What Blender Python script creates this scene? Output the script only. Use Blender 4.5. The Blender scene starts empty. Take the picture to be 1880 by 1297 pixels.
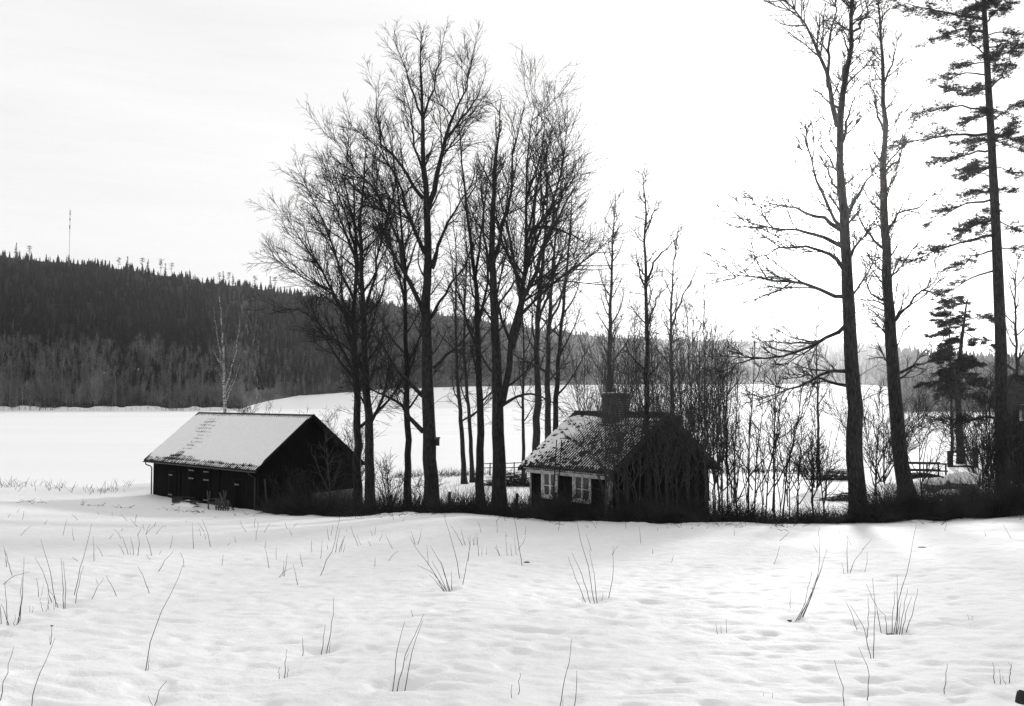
import bpy, math, random
import numpy as np
from mathutils import Vector, Matrix

random.seed(7)
SC = bpy.context.scene
COL = SC.collection

# ------------------------------------------------------------------ camera, world, sun, exposure
EYE = 8.6                       # the lake surface is z = 0
F = 1700.0                      # focal length in photograph pixels (1880 wide)
PITCH = math.atan(80.5 / F)
cd = bpy.data.cameras.new('camera'); cam = bpy.data.objects.new('camera', cd); COL.objects.link(cam)
cd.sensor_width = 36; cd.lens = F / 1880 * 36; cd.clip_start = 0.1; cd.clip_end = 20000
cam.location = (0, 0, EYE); cam.rotation_euler = (math.pi / 2 + PITCH, 0, 0)
SC.camera = cam

CAM_F = np.array([0, math.cos(PITCH), math.sin(PITCH)]); CAM_U = np.array([0, -math.sin(PITCH), math.cos(PITCH)])
def ray(px, py):
    return np.array([(px - 940) / F, 0, 0]) + (648.5 - py) / F * CAM_U + CAM_F
def P(px, py, Y):               # the point at ground distance Y that the photograph shows at (px, py)
    d = ray(px, py); return np.array([0, 0, EYE]) + d * (Y / d[1])

sd = ray(1512, 300); sd = sd / np.linalg.norm(sd)
SUN_EL = math.asin(sd[2]); SUN_AZ = math.atan2(sd[0], sd[1])
w = bpy.data.worlds.new('World'); SC.world = w; w.use_nodes = True
nt = w.node_tree; nt.nodes.clear(); L = nt.links.new
wo = nt.nodes.new('ShaderNodeOutputWorld'); bg = nt.nodes.new('ShaderNodeBackground')
sky = nt.nodes.new('ShaderNodeTexSky'); sky.sky_type = 'NISHITA'; sky.sun_disc = False
sky.sun_elevation = SUN_EL; sky.sun_rotation = SUN_AZ; sky.air_density = 1.0; sky.dust_density = 1.4; sky.ozone_density = 1.0
bw = nt.nodes.new('ShaderNodeRGBToBW'); L(sky.outputs[0], bw.inputs[0])
# a thin veil of streaky winter cloud over the whole dome
tc = nt.nodes.new('ShaderNodeTexCoord'); mp = nt.nodes.new('ShaderNodeMapping'); mp.inputs['Scale'].default_value = (1.6, 1.6, 15.0)
mp.inputs['Rotation'].default_value = (0.03, 0.02, 0.4)
L(tc.outputs['Generated'], mp.inputs[0])
ns = nt.nodes.new('ShaderNodeTexNoise'); ns.inputs['Scale'].default_value = 1.3; ns.inputs['Detail'].default_value = 6; ns.inputs['Roughness'].default_value = 0.62
L(mp.outputs[0], ns.inputs['Vector'])
mr = nt.nodes.new('ShaderNodeMapRange'); mr.inputs[1].default_value = 0.3; mr.inputs[2].default_value = 0.7; mr.inputs[3].default_value = 6.65; mr.inputs[4].default_value = 7.45
L(ns.outputs['Fac'], mr.inputs[0])
mx = nt.nodes.new('ShaderNodeMix'); mx.data_type = 'FLOAT'; mx.inputs[0].default_value = 0.90
L(bw.outputs[0], mx.inputs[2]); L(mr.outputs[0], mx.inputs[3])
L(mx.outputs[0], bg.inputs['Color']); bg.inputs['Strength'].default_value = 0.14
L(bg.outputs[0], wo.inputs['Surface'])

ld = bpy.data.lights.new('sun', 'SUN'); ld.energy = 3.2; ld.angle = math.radians(4.5); ld.color = (1, 1, 1)
sun = bpy.data.objects.new('sun', ld); COL.objects.link(sun)
sun.rotation_euler = Vector(-sd).to_track_quat('-Z', 'Y').to_euler()

SC.view_settings.view_transform = 'Standard'; SC.view_settings.look = 'None'
SC.view_settings.exposure = 0.0; SC.view_settings.gamma = 1.0; SC.view_settings.use_curve_mapping = False
SC.render.engine = 'CYCLES'
SC.cycles.use_denoising = True
try: SC.cycles.denoiser = 'OPENIMAGEDENOISE'; SC.cycles.denoising_prefilter = 'NONE'
except Exception: pass
SC.cycles.max_bounces = 5; SC.cycles.diffuse_bounces = 3; SC.cycles.transparent_max_bounces = 8
SC.cycles.sample_clamp_indirect = 6

# ------------------------------------------------------------------ materials
def mat(name, lo, hi, scale=8.0, stretch=(1, 1, 1), detail=6, rough=0.9, bump=0.0, bdist=0.02, contrast=(0.35, 0.65), spec=0.2, coord='Object'):
    m = bpy.data.materials.new(name); m.use_nodes = True; n = m.node_tree.nodes; l = m.node_tree.links.new
    b = n['Principled BSDF']; b.inputs['Roughness'].default_value = rough; b.inputs['Specular IOR Level'].default_value = spec
    t = n.new('ShaderNodeTexCoord'); mpg = n.new('ShaderNodeMapping'); mpg.inputs['Scale'].default_value = stretch
    l(t.outputs[coord], mpg.inputs[0])
    x = n.new('ShaderNodeTexNoise'); x.inputs['Scale'].default_value = scale; x.inputs['Detail'].default_value = detail; x.inputs['Roughness'].default_value = 0.65
    l(mpg.outputs[0], x.inputs['Vector'])
    r = n.new('ShaderNodeValToRGB'); r.color_ramp.elements[0].position = contrast[0]; r.color_ramp.elements[1].position = contrast[1]
    r.color_ramp.elements[0].color = (lo, lo, lo, 1); r.color_ramp.elements[1].color = (hi, hi, hi, 1)
    l(x.outputs['Fac'], r.inputs[0]); l(r.outputs[0], b.inputs['Base Color'])
    if bump:
        bp = n.new('ShaderNodeBump'); bp.inputs['Strength'].default_value = bump; bp.inputs['Distance'].default_value = bdist
        l(x.outputs['Fac'], bp.inputs['Height']); l(bp.outputs[0], b.inputs['Normal'])
    return m

M = {}
M['bark'] = mat('dark_bark', 0.006, 0.055, 6, (3, 3, 0.55), bump=1.0, bdist=0.08, contrast=(0.38, 0.72))
M['twig'] = mat('twig_bark', 0.014, 0.028, 3)
M['palebark'] = mat('grey_bark', 0.025, 0.07, 6, (2.2, 2.2, 0.7), bump=0.6, bdist=0.04)
M['birch'] = mat('birch_bark', 0.03, 0.42, 3.2, (1.2, 1.2, 4.0), bump=0.4, contrast=(0.42, 0.52))
M['birchtwig'] = mat('birch_twig', 0.07, 0.12, 3)
M['needle'] = mat('pine_needles', 0.012, 0.03, 1.4)
M['brush'] = mat('dry_brush', 0.016, 0.05, 0.7, contrast=(0.4, 0.68))
M['grass'] = mat('dry_grass', 0.05, 0.16, 0.8)
M['shoot'] = mat('shoot_bark', 0.025, 0.06, 9)
M['snow'] = None
M['tar'] = mat('black_tarred_wood', 0.006, 0.013, 3, (6, 6, 0.4), rough=0.95, bump=0.3, bdist=0.004, spec=0.08)
M['tarbatten'] = mat('black_batten_wood', 0.008, 0.017, 3, (6, 6, 0.4), rough=0.95, bump=0.3, bdist=0.004, spec=0.08)
M['door'] = mat('black_door_wood', 0.005, 0.008, 4, (6, 6, 0.4), rough=0.95, spec=0.05)
M['greywood'] = mat('weathered_wood', 0.03, 0.08, 6, (5, 5, 0.6), rough=0.9, bump=0.3)
M['darkwood'] = mat('damp_wood', 0.012, 0.03, 6, (5, 5, 0.6), rough=0.9, bump=0.3)
M['metal'] = mat('galvanised_iron', 0.14, 0.24, 12, rough=0.6, spec=0.4)
M['darkmetal'] = mat('dark_iron', 0.01, 0.025, 12, rough=0.6, spec=0.3)
M['gutter'] = mat('gutter_metal', 0.03, 0.06, 8, rough=0.6, spec=0.3)
M['tile'] = mat('grey_roof_tile', 0.012, 0.05, 7, rough=0.9, bump=0.5)
M['oldtile'] = mat('mossy_clay_tile', 0.012, 0.045, 4, rough=0.95, bump=0.6)
M['moss'] = mat('roof_moss', 0.008, 0.025, 12, rough=1, bump=0.8)
M['white'] = mat('chipped_white_paint', 0.28, 0.78, 7, (1, 1, 2.2), rough=0.7, contrast=(0.28, 0.42), bump=0.2)
M['fascia'] = mat('weathered_white_board', 0.18, 0.36, 6, (1, 1, 1), rough=0.8, contrast=(0.3, 0.6))
M['stone'] = mat('field_stone', 0.05, 0.16, 3, bump=0.8, bdist=0.05)
M['concrete'] = mat('old_concrete', 0.08, 0.16, 4, bump=0.4)
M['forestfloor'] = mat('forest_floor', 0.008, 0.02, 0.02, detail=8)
M['spruce1'] = mat('spruce_green_a', 0.003, 0.006, 0.1)
M['spruce2'] = mat('spruce_green_b', 0.005, 0.011, 0.1)
M['spruce3'] = mat('spruce_green_c', 0.010, 0.018, 0.1)
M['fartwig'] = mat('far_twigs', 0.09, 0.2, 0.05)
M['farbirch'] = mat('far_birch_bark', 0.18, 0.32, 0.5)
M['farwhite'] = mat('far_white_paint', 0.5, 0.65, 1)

def snow_mat():
    m = bpy.data.materials.new('snow'); m.use_nodes = True; n = m.node_tree.nodes; l = m.node_tree.links.new
    b = n['Principled BSDF']; b.inputs['Roughness'].default_value = 0.75; b.inputs['Specular IOR Level'].default_value = 0.15
    t = n.new('ShaderNodeTexCoord')
    a = n.new('ShaderNodeTexNoise'); a.inputs['Scale'].default_value = 3.4; a.inputs['Detail'].default_value = 8; a.inputs['Roughness'].default_value = 0.6
    c = n.new('ShaderNodeTexNoise'); c.inputs['Scale'].default_value = 20; c.inputs['Detail'].default_value = 3
    l(t.outputs['Object'], a.inputs['Vector']); l(t.outputs['Object'], c.inputs['Vector'])
    r = n.new('ShaderNodeValToRGB'); r.color_ramp.elements[0].position = 0.3; r.color_ramp.elements[1].position = 0.7
    r.color_ramp.elements[0].color = (0.68, 0.68, 0.68, 1); r.color_ramp.elements[1].color = (0.75, 0.75, 0.75, 1)
    l(a.outputs['Fac'], r.inputs[0]); l(r.outputs[0], b.inputs['Base Color'])
    b1 = n.new('ShaderNodeBump'); b1.inputs['Strength'].default_value = 0.6; b1.inputs['Distance'].default_value = 0.055
    b2 = n.new('ShaderNodeBump'); b2.inputs['Strength'].default_value = 0.4; b2.inputs['Distance'].default_value = 0.014
    l(a.outputs['Fac'], b1.inputs['Height']); l(c.outputs['Fac'], b2.inputs['Height']); l(b1.outputs[0], b2.inputs['Normal']); l(b2.outputs[0], b.inputs['Normal'])
    return m
M['snow'] = snow_mat()
M['lakesnow'] = mat('lake_snow', 0.76, 0.82, 0.012, (0.4, 1.6, 1), detail=8, rough=0.8, spec=0.1)

def glass_mat():
    m = bpy.data.materials.new('window_glass'); m.use_nodes = True; b = m.node_tree.nodes['Principled BSDF']
    b.inputs['Base Color'].default_value = (0.09, 0.09, 0.09, 1); b.inputs['Roughness'].default_value = 0.12; b.inputs['Specular IOR Level'].default_value = 0.5
    return m
M['glass'] = glass_mat()

def brick_mat():
    m = bpy.data.materials.new('sooty_brick'); m.use_nodes = True; n = m.node_tree.nodes; l = m.node_tree.links.new; b = n['Principled BSDF']
    t = n.new('ShaderNodeTexCoord'); mpg = n.new('ShaderNodeMapping'); mpg.inputs['Rotation'].default_value = (math.pi / 2, 0, 0)
    k = n.new('ShaderNodeTexBrick'); k.inputs['Scale'].default_value = 4.2; k.inputs['Color1'].default_value = (0.022, 0.022, 0.022, 1)
    k.inputs['Color2'].default_value = (0.045, 0.045, 0.045, 1); k.inputs['Mortar'].default_value = (0.13, 0.13, 0.13, 1)
    l(t.outputs['Object'], mpg.inputs[0]); l(mpg.outputs[0], k.inputs['Vector']); l(k.outputs[0], b.inputs['Base Color']); b.inputs['Roughness'].default_value = 0.95
    return m
M['brick'] = brick_mat()

# ------------------------------------------------------------------ mesh helpers
def mk(name, V, Fc, m, parent=None, smooth=False, midx=None):
    V = np.ascontiguousarray(V, dtype=np.float32).reshape(-1, 3); Fc = np.ascontiguousarray(Fc, dtype=np.int32)
    me = bpy.data.meshes.new(name); n, k = Fc.shape
    me.vertices.add(len(V)); me.vertices.foreach_set('co', V.ravel())
    me.loops.add(n * k); me.loops.foreach_set('vertex_index', Fc.ravel())
    me.polygons.add(n); me.polygons.foreach_set('loop_start', np.arange(0, n * k, k, dtype=np.int32))
    for q in (m if isinstance(m, (list, tuple)) else [m]): me.materials.append(M[q])
    if midx is not None: me.polygons.foreach_set('material_index', np.ascontiguousarray(midx, dtype=np.int32))
    if smooth: me.polygons.foreach_set('use_smooth', np.ones(n, dtype=bool))
    me.update(calc_edges=True)
    o = bpy.data.objects.new(name, me); COL.objects.link(o)
    if parent: o.parent = parent
    return o

def tag(o, label=None, cat=None, group=None, kind=None):
    if label: o['label'] = label
    if cat: o['category'] = cat
    if group: o['group'] = group
    if kind: o['kind'] = kind
    return o

def empty(name, loc, rz=0.0):
    o = bpy.data.objects.new(name, None); COL.objects.link(o); o.location = loc; o.rotation_euler = (0, 0, rz); o.empty_display_size = 0.3
    return o

class MB:                       # collects boxes, bars and prisms as one mesh
    def __init__(s): s.v = []; s.f = []
    def add(s, v, f):
        b = len(s.v); s.v += [tuple(p) for p in v]; s.f += [tuple(b + i for i in q) for q in f]; return s
    def box(s, x0, x1, y0, y1, z0, z1):
        v = [(x, y, z) for z in (z0, z1) for y in (y0, y1) for x in (x0, x1)]
        return s.add(v, [(0, 2, 3, 1), (4, 5, 7, 6), (0, 1, 5, 4), (2, 6, 7, 3), (0, 4, 6, 2), (1, 3, 7, 5)])
    def bar(s, a, b, wd, ht=None, up=(0, 0, 1)):
        ht = ht or wd; a = Vector(a); b = Vector(b); t = (b - a).normalized(); u = Vector(up)
        if abs(t.dot(u)) > 0.98: u = Vector((1, 0, 0))
        r = t.cross(u).normalized() * wd / 2; q = r.cross(t).normalized() * ht / 2
        v = [p + i * r + j * q for p in (a, b) for i, j in ((-1, -1), (1, -1), (1, 1), (-1, 1))]
        return s.add(v, [(3, 2, 1, 0), (4, 5, 6, 7), (0, 1, 5, 4), (1, 2, 6, 5), (2, 3, 7, 6), (3, 0, 4, 7)])
    def prism(s, pts, off):     # a polygon pushed along off
        n = len(pts); v = list(map(Vector, pts)); v += [p + Vector(off) for p in v]
        return s.add(v, [tuple(range(n - 1, -1, -1)), tuple(range(n, 2 * n))] + [(i, (i + 1) % n, (i + 1) % n + n, i + n) for i in range(n)])
    def build(s, name, m, parent=None, bevel=0):
        me = bpy.data.meshes.new(name); me.from_pydata([tuple(p) for p in s.v], [], s.f); me.materials.append(M[m]); me.update()
        o = bpy.data.objects.new(name, me); COL.objects.link(o)
        if parent: o.parent = parent
        if bevel:
            b = o.modifiers.new('bevel', 'BEVEL'); b.width = bevel; b.segments = 2
        return o

def _h(ix, iy, seed):
    h = (ix.astype(np.int64) * 374761393 + iy.astype(np.int64) * 668265263 + seed * 1442695041) & 0xFFFFFFFF
    h = ((h ^ (h >> 13)) * 1274126177) & 0xFFFFFFFF
    return ((h ^ (h >> 16)) & 0xFFFF) / 65535.0
def vn(x, y, seed=0):           # value noise 0..1
    x = np.asarray(x, float); y = np.asarray(y, float); ix = np.floor(x); iy = np.floor(y); fx = x - ix; fy = y - iy
    fx = fx * fx * fx * (fx * (fx * 6 - 15) + 10); fy = fy * fy * fy * (fy * (fy * 6 - 15) + 10)
    a = _h(ix, iy, seed); b = _h(ix + 1, iy, seed); c = _h(ix, iy + 1, seed); d = _h(ix + 1, iy + 1, seed)
    return (a * (1 - fx) + b * fx) * (1 - fy) + (c * (1 - fx) + d * fx) * fy
def fbm(x, y, o=4, seed=0):
    s = 0; a = 0.5; t = 0
    for i in range(o): s = s + a * vn(x * 2 ** i, y * 2 ** i, seed + i * 17); t += a; a *= 0.5
    return s / t
def ss(e0, e1, x):
    t = np.clip((x - e0) / (e1 - e0), 0, 1); return t * t * (3 - 2 * t)

def tubes(paths, radii, sides):  # (N,K,3), (N,K) -> verts, quads
    N, K, _ = paths.shape
    tn = np.gradient(paths, axis=1) if K > 2 else np.repeat((paths[:, 1:] - paths[:, :1]), 2, axis=1)
    tn /= np.linalg.norm(tn, axis=2, keepdims=True) + 1e-9
    ref = np.where(np.abs(tn[:, :1, 2:3]) > 0.75, np.array([[[1.0, 0.13, 0]]]), np.array([[[0.0, 0.1, 1]]]))
    u = np.cross(tn, np.broadcast_to(ref, tn.shape)); u /= np.linalg.norm(u, axis=2, keepdims=True) + 1e-9
    v = np.cross(tn, u); a = np.arange(sides) * 2 * np.pi / sides
    V = paths[:, :, None, :] + radii[:, :, None, None] * (np.cos(a)[None, None, :, None] * u[:, :, None, :] + np.sin(a)[None, None, :, None] * v[:, :, None, :])
    b = (np.arange(N) * K * sides)[:, None, None]; k = (np.arange(K - 1) * sides)[None, :, None]; s = np.arange(sides)[None, None, :]; s2 = (s + 1) % sides
    Q = np.stack([b + k + s, b + k + s2, b + k + sides + s2, b + k + sides + s], axis=-1).reshape(-1, 4)
    return V.reshape(-1, 3), Q
def joinm(parts):
    V = []; Q = []; b = 0
    for v, q in parts:
        V.append(v); Q.append(q + b); b += len(v)
    return np.concatenate(V), np.concatenate(Q)

# ------------------------------------------------------------------ the ground
def tab(*rows):
    r = sorted(rows); return [(q[0] - 940) / F for q in r], [q[1] for q in r]
# far edge of the near field: photograph x, ground distance, photograph y
EDGE = [(-600, 57, 916), (0, 57, 917), (285, 57, 935), (400, 57, 942), (490, 56.5, 943), (560, 53, 946), (640, 50.5, 947), (750, 50, 942), (850, 49, 940), (940, 47, 948), (1000, 45.5, 954), (1080, 43, 957),
        (1200, 41.5, 962), (1400, 41, 962), (1560, 41, 960), (1700, 41.5, 957), (1880, 43, 948), (2400, 46, 940)]
EA = [(e[0] - 940) / F for e in EDGE]; EYd = [e[1] for e in EDGE]; EZ = [P(*[e[0], e[2], e[1]])[2] - EYE for e in EDGE]
DROP = tab((-600, 0), (480, 0), (540, 0.5), (1560, 0.55), (1640, 0.3), (1900, 0.2))
SLP = tab((-600, 0.012), (480, 0.012), (640, 0.03), (1560, 0.03), (1680, -0.012), (1900, -0.012))
SHORE = tab((-600, 67), (200, 69.5), (290, 78), (420, 90), (700, 96), (1500, 98), (1640, 84), (2400, 84))
HOLLOWS = []
def ground(x, y, fine=True):
    x = np.asarray(x, float); y = np.asarray(y, float); yy = np.maximum(y, 0.5); a = np.clip(x / yy, -0.95, 0.95)
    E = np.interp(a, EA, EYd); ze = np.interp(a, EA, EZ)
    s = np.clip(y / E, -1.2, 1); near = -1.62 + (ze + 1.62) * s
    q = np.maximum(y - E, 0)
    z = near - np.interp(a, *DROP) * ss(0.1, 1.8, q) - np.interp(a, *SLP) * q - 2.2 * ss(0, 9, y - np.interp(a, *SHORE))
    z = z - 0.02 * np.maximum(y - 110, 0) * (y > 110)
    z = z + 0.22 * (fbm(x * 0.11 + 3, y * 0.11, 3, 5) - 0.5) * ss(3, 12, y) * (1 - ss(-2, 3, y - E) * 0.4)
    if fine:
        k = 1 - ss(62, 100, np.abs(y))
        z = z + k * (0.035 * (fbm(x * 0.6, y * 0.6, 2, 11) - 0.5))
        wx = x + .35 * (vn(x * 1.3, y * 1.3, 90) - .5); wy = y + .35 * (vn(x * 1.3 + 9, y * 1.3, 91) - .5)
        d = vn(wx * 2.5 + 7, wy * 2.9, 23); z = z - k * 0.034 * ss(0.55, 0.95, d) * (.3 + vn(x * .35, y * .35, 92))
        d = vn(wx * 4.6 + 31, wy * 5.2, 29); z = z - k * 0.030 * ss(0.5, 0.95, d)
        z = z + k * 0.018 * (vn(wx * 8.3, wy * 9.3, 41) - 0.5)
        for hx, hy in HOLLOWS: z = z - .055 * np.exp(-((x - hx) ** 2 + ((y - hy) * .8) ** 2) / (.13 + .006 * hy) ** 2)
        z = z + 0.22 * np.exp(-((y - E + 0.6) / 0.5) ** 2) * (vn(x * 0.9, y * 0.3, 61) - 0.45) * (a > -0.28)   # lumpy lip of the field
    return EYE + z
def G(x, y): return float(ground(np.array([x]), np.array([y]), False)[0])
def hit(px, py):                 # where the sight line meets the near field
    d = ray(px, py); t = 5.0
    for _ in range(60):
        p = np.array([0, 0, EYE]) + d * t; dz = p[2] - G(p[0], p[1]); t += dz / (0.14 + abs(d[2])) * 0.7
    return p

HOLLOWS.extend(hit(*p)[:2] for p in [(22, 1140), (115, 1110), (268, 1221), (284, 1279), (822, 1081), (1092, 1099), (722, 1248), (740, 1249), (1456, 1135), (1603, 1201), (1640, 1156), (1656, 1156), (597, 1189), (1735, 1264), (1840, 1244), (1873, 1278), (1557, 1048), (959, 1036), (556, 1194), (520, 1233), (586, 1054), (1318, 1157)])
az = np.concatenate([np.linspace(-math.pi, -0.64, 22)[:-1], np.linspace(-0.64, 0.64, 325), np.linspace(0.64, math.pi, 22)[1:]])
rr = np.concatenate([[0.01, 0.8, 1.6, 2.5, 3.5, 4.5], np.geomspace(5.6, 64, 430), np.geomspace(65, 125, 40), [180, 400, 900, 2000, 4000]])
A2, R2 = np.meshgrid(az, rr); X = R2 * np.sin(A2); Yg = R2 * np.cos(A2); Z = ground(X, Yg)
Z = np.where((R2 > 125) & (np.abs(A2) < 1.5), -8, Z); Z = np.where((R2 > 125) & (np.abs(A2) >= 1.5), np.minimum(Z, 13), Z)
V = np.stack([X, Yg, Z], -1).reshape(-1, 3); nc = len(az)
i, j = np.meshgrid(np.arange(len(rr) - 1), np.arange(nc - 1), indexing='ij'); b = (i * nc + j).ravel()
tag(mk('snow_field', V, np.stack([b, b + 1, b + nc + 1, b + nc], -1), 'snow', smooth=True), 'uneven snow covered field sloping down to the buildings', 'snow field', kind='structure')

# frozen lake: a flat sheet to the horizon
az = np.linspace(-1.15, 1.15, 60); rr = np.array([50, 75, 100, 150, 250, 400, 700, 1200, 2500, 5000])
A2, R2 = np.meshgrid(az, rr); V = np.stack([R2 * np.sin(A2), R2 * np.cos(A2), 0 * A2], -1).reshape(-1, 3); nc = 60
i, j = np.meshgrid(np.arange(len(rr) - 1), np.arange(nc - 1), indexing='ij'); b = (i * nc + j).ravel()
tag(mk('frozen_lake', V, np.stack([b, b + 1, b + nc + 1, b + nc], -1), 'lakesnow'), 'flat frozen lake covered in snow', 'lake', kind='structure')

# far shore and wooded hills: (photograph x, skyline y, ridge distance, shore distance, forest start, height at forest start)
HILL = [(-500, 402, 960, 560, 566, 2.8), (0, 456, 960, 556, 562, 2.8), (200, 476, 960, 556, 562, 2.8), (400, 508, 980, 560, 566, 2.8), (448, 514, 1000, 564, 570, 2), (456, 516, 1000, 580, 600, 2.5), (480, 520, 1020, 610, 680, 4.5), (540, 527, 1050, 640, 770, 9),
        (700, 546, 1150, 670, 840, 15), (800, 566, 1250, 690, 880, 17.5), (1000, 598, 1500, 740, 980, 21), (1100, 611, 1700, 780, 1050, 22.5), (1300, 620, 2100, 860, 1150, 24), (1500, 622, 2100, 810, 1100, 24),
        (1600, 626, 1800, 780, 1060, 22), (1629, 630, 1500, 760, 1040, 20), (1641, 633, 1250, 490, 496, 1), (1700, 640, 1100, 470, 476, 1), (1880, 648, 1000, 455, 461, 1), (2500, 652, 1000, 455, 461, 1)]
HX = [(h[0] - 940) / F for h in HILL]
def hcol(a): return [np.interp(a, HX, [h[k] for h in HILL]) for k in range(1, 6)]
def hillz(a, r):                # a = x / y, r = distance along y
    sk, rd, sh, fs, zf = hcol(a)
    zr = EYE + (729 - sk) / F * rd - 8
    u = np.clip((r - fs) / (rd - fs), 0, 1); up = zf + (zr - zf) * u ** 1.12
    z = np.where(r < fs, zf * np.clip((r - sh) / (fs - sh), 0, 1) ** 1.2, up)
    z = np.where(r < sh, -np.clip((sh - r) * 0.2, 0, 3), z)
    z = np.where(r > rd, zr - (r - rd) * 0.03, z)
    return z + (fbm(a * 60 + 5, r * 0.008, 4, 71) - 0.5) * 10 * ss(0.05, 0.5, u) * (1 - 0.6 * ss(0.8, 1.0, u))
aa = np.linspace(-0.78, 0.78, 420); nc = len(aa); sk, rd, sh, fs, zf = hcol(aa)
wob = 1 + 0.012 * (fbm(aa * 70, aa * 0, 3, 14) - .5)
rows = [sh * wob * t for t in (.9, .96, .985)] + [sh * wob + (fs - sh) * wob * t for t in np.linspace(0, 1, 12)] + [fs * wob + (rd - fs * wob) * t for t in np.linspace(0.004, 1, 70)] + [rd + (4300 - rd) * t for t in (.02, .08, .2, .5, 1)]
R2 = np.stack(rows); A2 = np.broadcast_to(aa, R2.shape); Z = hillz(A2, R2); V = np.stack([A2 * R2, R2, Z], -1).reshape(-1, 3)
i, j = np.meshgrid(np.arange(len(rows) - 1), np.arange(nc - 1), indexing='ij'); b = (i * nc + j).ravel()
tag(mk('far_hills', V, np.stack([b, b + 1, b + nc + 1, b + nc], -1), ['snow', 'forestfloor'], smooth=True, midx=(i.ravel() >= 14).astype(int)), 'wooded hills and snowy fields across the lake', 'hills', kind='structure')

# ------------------------------------------------------------------ far woods
rng = np.random.default_rng(11)
def conifer_template(tiers, sides, seed):
    q = np.random.default_rng(seed); V = []; T = []
    for k in range(tiers):
        z0 = 0.10 + 0.80 * k / tiers; z1 = min(1.0, z0 + 1.25 / tiers + 0.05); R = 0.165 * (1 - 0.86 * k / tiers); b = len(V); V.append((q.normal(0, .004), q.normal(0, .004), z1))
        for s in range(sides):
            an = 2 * math.pi * (s + 0.5 * (k % 2)) / sides; r = R * q.uniform(0.62, 1.2); V.append((r * math.cos(an), r * math.sin(an), z0 - q.uniform(0, 0.05)))
        T += [(b, b + 1 + s, b + 1 + (s + 1) % sides) for s in range(sides)]
    return np.array(V), np.array(T)
def scatter(tmpls, pos, h, wd, rot, which, lean=0.0):
    parts = []; mi = []
    for t, (tv, tt) in enumerate(tmpls):
        k = np.nonzero(which == t)[0]
        if not len(k): continue
        c = np.cos(rot[k])[:, None]; s = np.sin(rot[k])[:, None]; x = tv[None, :, 0]; y = tv[None, :, 1]; z = tv[None, :, 2]
        V = np.stack([(x * c - y * s) * wd[k][:, None] + pos[k, 0:1], (x * s + y * c) * wd[k][:, None] + pos[k, 1:2], z * h[k][:, None] + pos[k, 2:3]], -1)
        T = tt[None] + (np.arange(len(k)) * len(tv))[:, None, None]
        parts.append((V.reshape(-1, 3), T.reshape(-1, tt.shape[1]))); mi.append(np.repeat(k, len(tt)))
    V, T = joinm(parts); return V, T, np.concatenate(mi)
def hill_points(n, px0, px1, u0, u1, seed):
    q = np.random.default_rng(seed); px = q.uniform(px0, px1, n); a = (px - 940) / F; u = q.uniform(u0, u1, n); sk, rd, sh, fs, zf = hcol(a)
    r = fs + u * (rd - fs); return a, r, np.stack([a * r, r, hillz(a, r) - 0.4], -1), u, q
a, r, pos, u, q = hill_points(11000, -160, 2040, 0.10, 1.02, 3)
dens = fbm(a * 22, r * 0.004, 3, 91)
keep = ~((a > -0.32) & (a < 0.36) & (u < 0.02))
pos = pos[keep]; a = a[keep]; u = u[keep]; n = len(pos)
h = q.uniform(6, 13, n) * np.where(u > 0.95, 0.8, 1.0); tm = [conifer_template(4, 6, s) for s in range(4)]
V, T, mi = scatter(tm, pos, h, h * q.uniform(0.9, 1.7, n), q.uniform(0, 6.28, n), q.integers(0, 4, n))
tone = np.clip((fbm(a * 16, u * 5, 3, 33) * 3.2 - 0.6 + q.normal(0, .5, n)), 0, 2.99).astype(int)
tag(mk('spruce_forest', V, T, ['spruce1', 'spruce2', 'spruce3'], midx=tone[mi]), 'dark spruce forest covering the hills across the lake', 'forest', kind='stuff')

def bare_template(n, seed, trunk=True):
    q = np.random.default_rng(seed); V = []; T = []
    def tri(p0, p1, wdt):
        d = np.array(p1) - np.array(p0); s = np.cross(d, q.normal(size=3)); s = s / (np.linalg.norm(s) + 1e-6) * wdt; b = len(V)
        V.extend([tuple(np.array(p0) - s), tuple(np.array(p0) + s), tuple(p1)]); T.append((b, b + 1, b + 2))
    for k in range(2): tri((0, 0, -0.03), (q.normal(0, .02), q.normal(0, .02), 0.93), 0.013)
    for k in range(n):
        z = q.uniform(0.08, 0.86); an = q.uniform(0, 6.28); ln = q.uniform(0.1, 0.30) * (1.15 - 0.6 * z); e = q.uniform(0.5, 1.25)
        o = q.uniform(0, 0.12) * (1.1 - z); p0 = (o * math.cos(an), o * math.sin(an), z)
        tri(p0, (p0[0] + ln * math.cos(e) * math.cos(an), p0[1] + ln * math.cos(e) * math.sin(an), z + ln * math.sin(e)), 0.0065)
    return np.array(V), np.array(T)
bt = [bare_template(58, s) for s in range(5)]
q = np.random.default_rng(5)
px = np.concatenate([q.uniform(-120, 470, 1500), q.uniform(330, 640, 170), q.uniform(480, 1600, 520), q.uniform(1610, 2020, 420)]); a = (px - 940) / F; sk, rd, sh, fs, zf = hcol(a)
u = q.uniform(0, 1, len(px)) ** 1.2
r = np.where(px < 470, fs + u * 130, np.where(px < 1605, fs + u * 110, fs + u * 150)); pos = np.stack([a * r, r, hillz(a, r) - 0.3], -1)
h = q.uniform(7, 17, len(px)) * np.where((px > 470) & (px < 1605), 0.75, 1.0) * (0.75 + 0.5 * vn(a * 40, r * 0.01, 3))
V, T, mi = scatter(bt, pos, h, h * q.uniform(0.75, 1.25, len(px)), q.uniform(0, 6.28, len(px)), q.integers(0, 5, len(px)))
tag(mk('shore_wood', V, T, 'fartwig'), 'grey leafless wood along the far shore of the lake', 'woods', kind='stuff')
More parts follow.
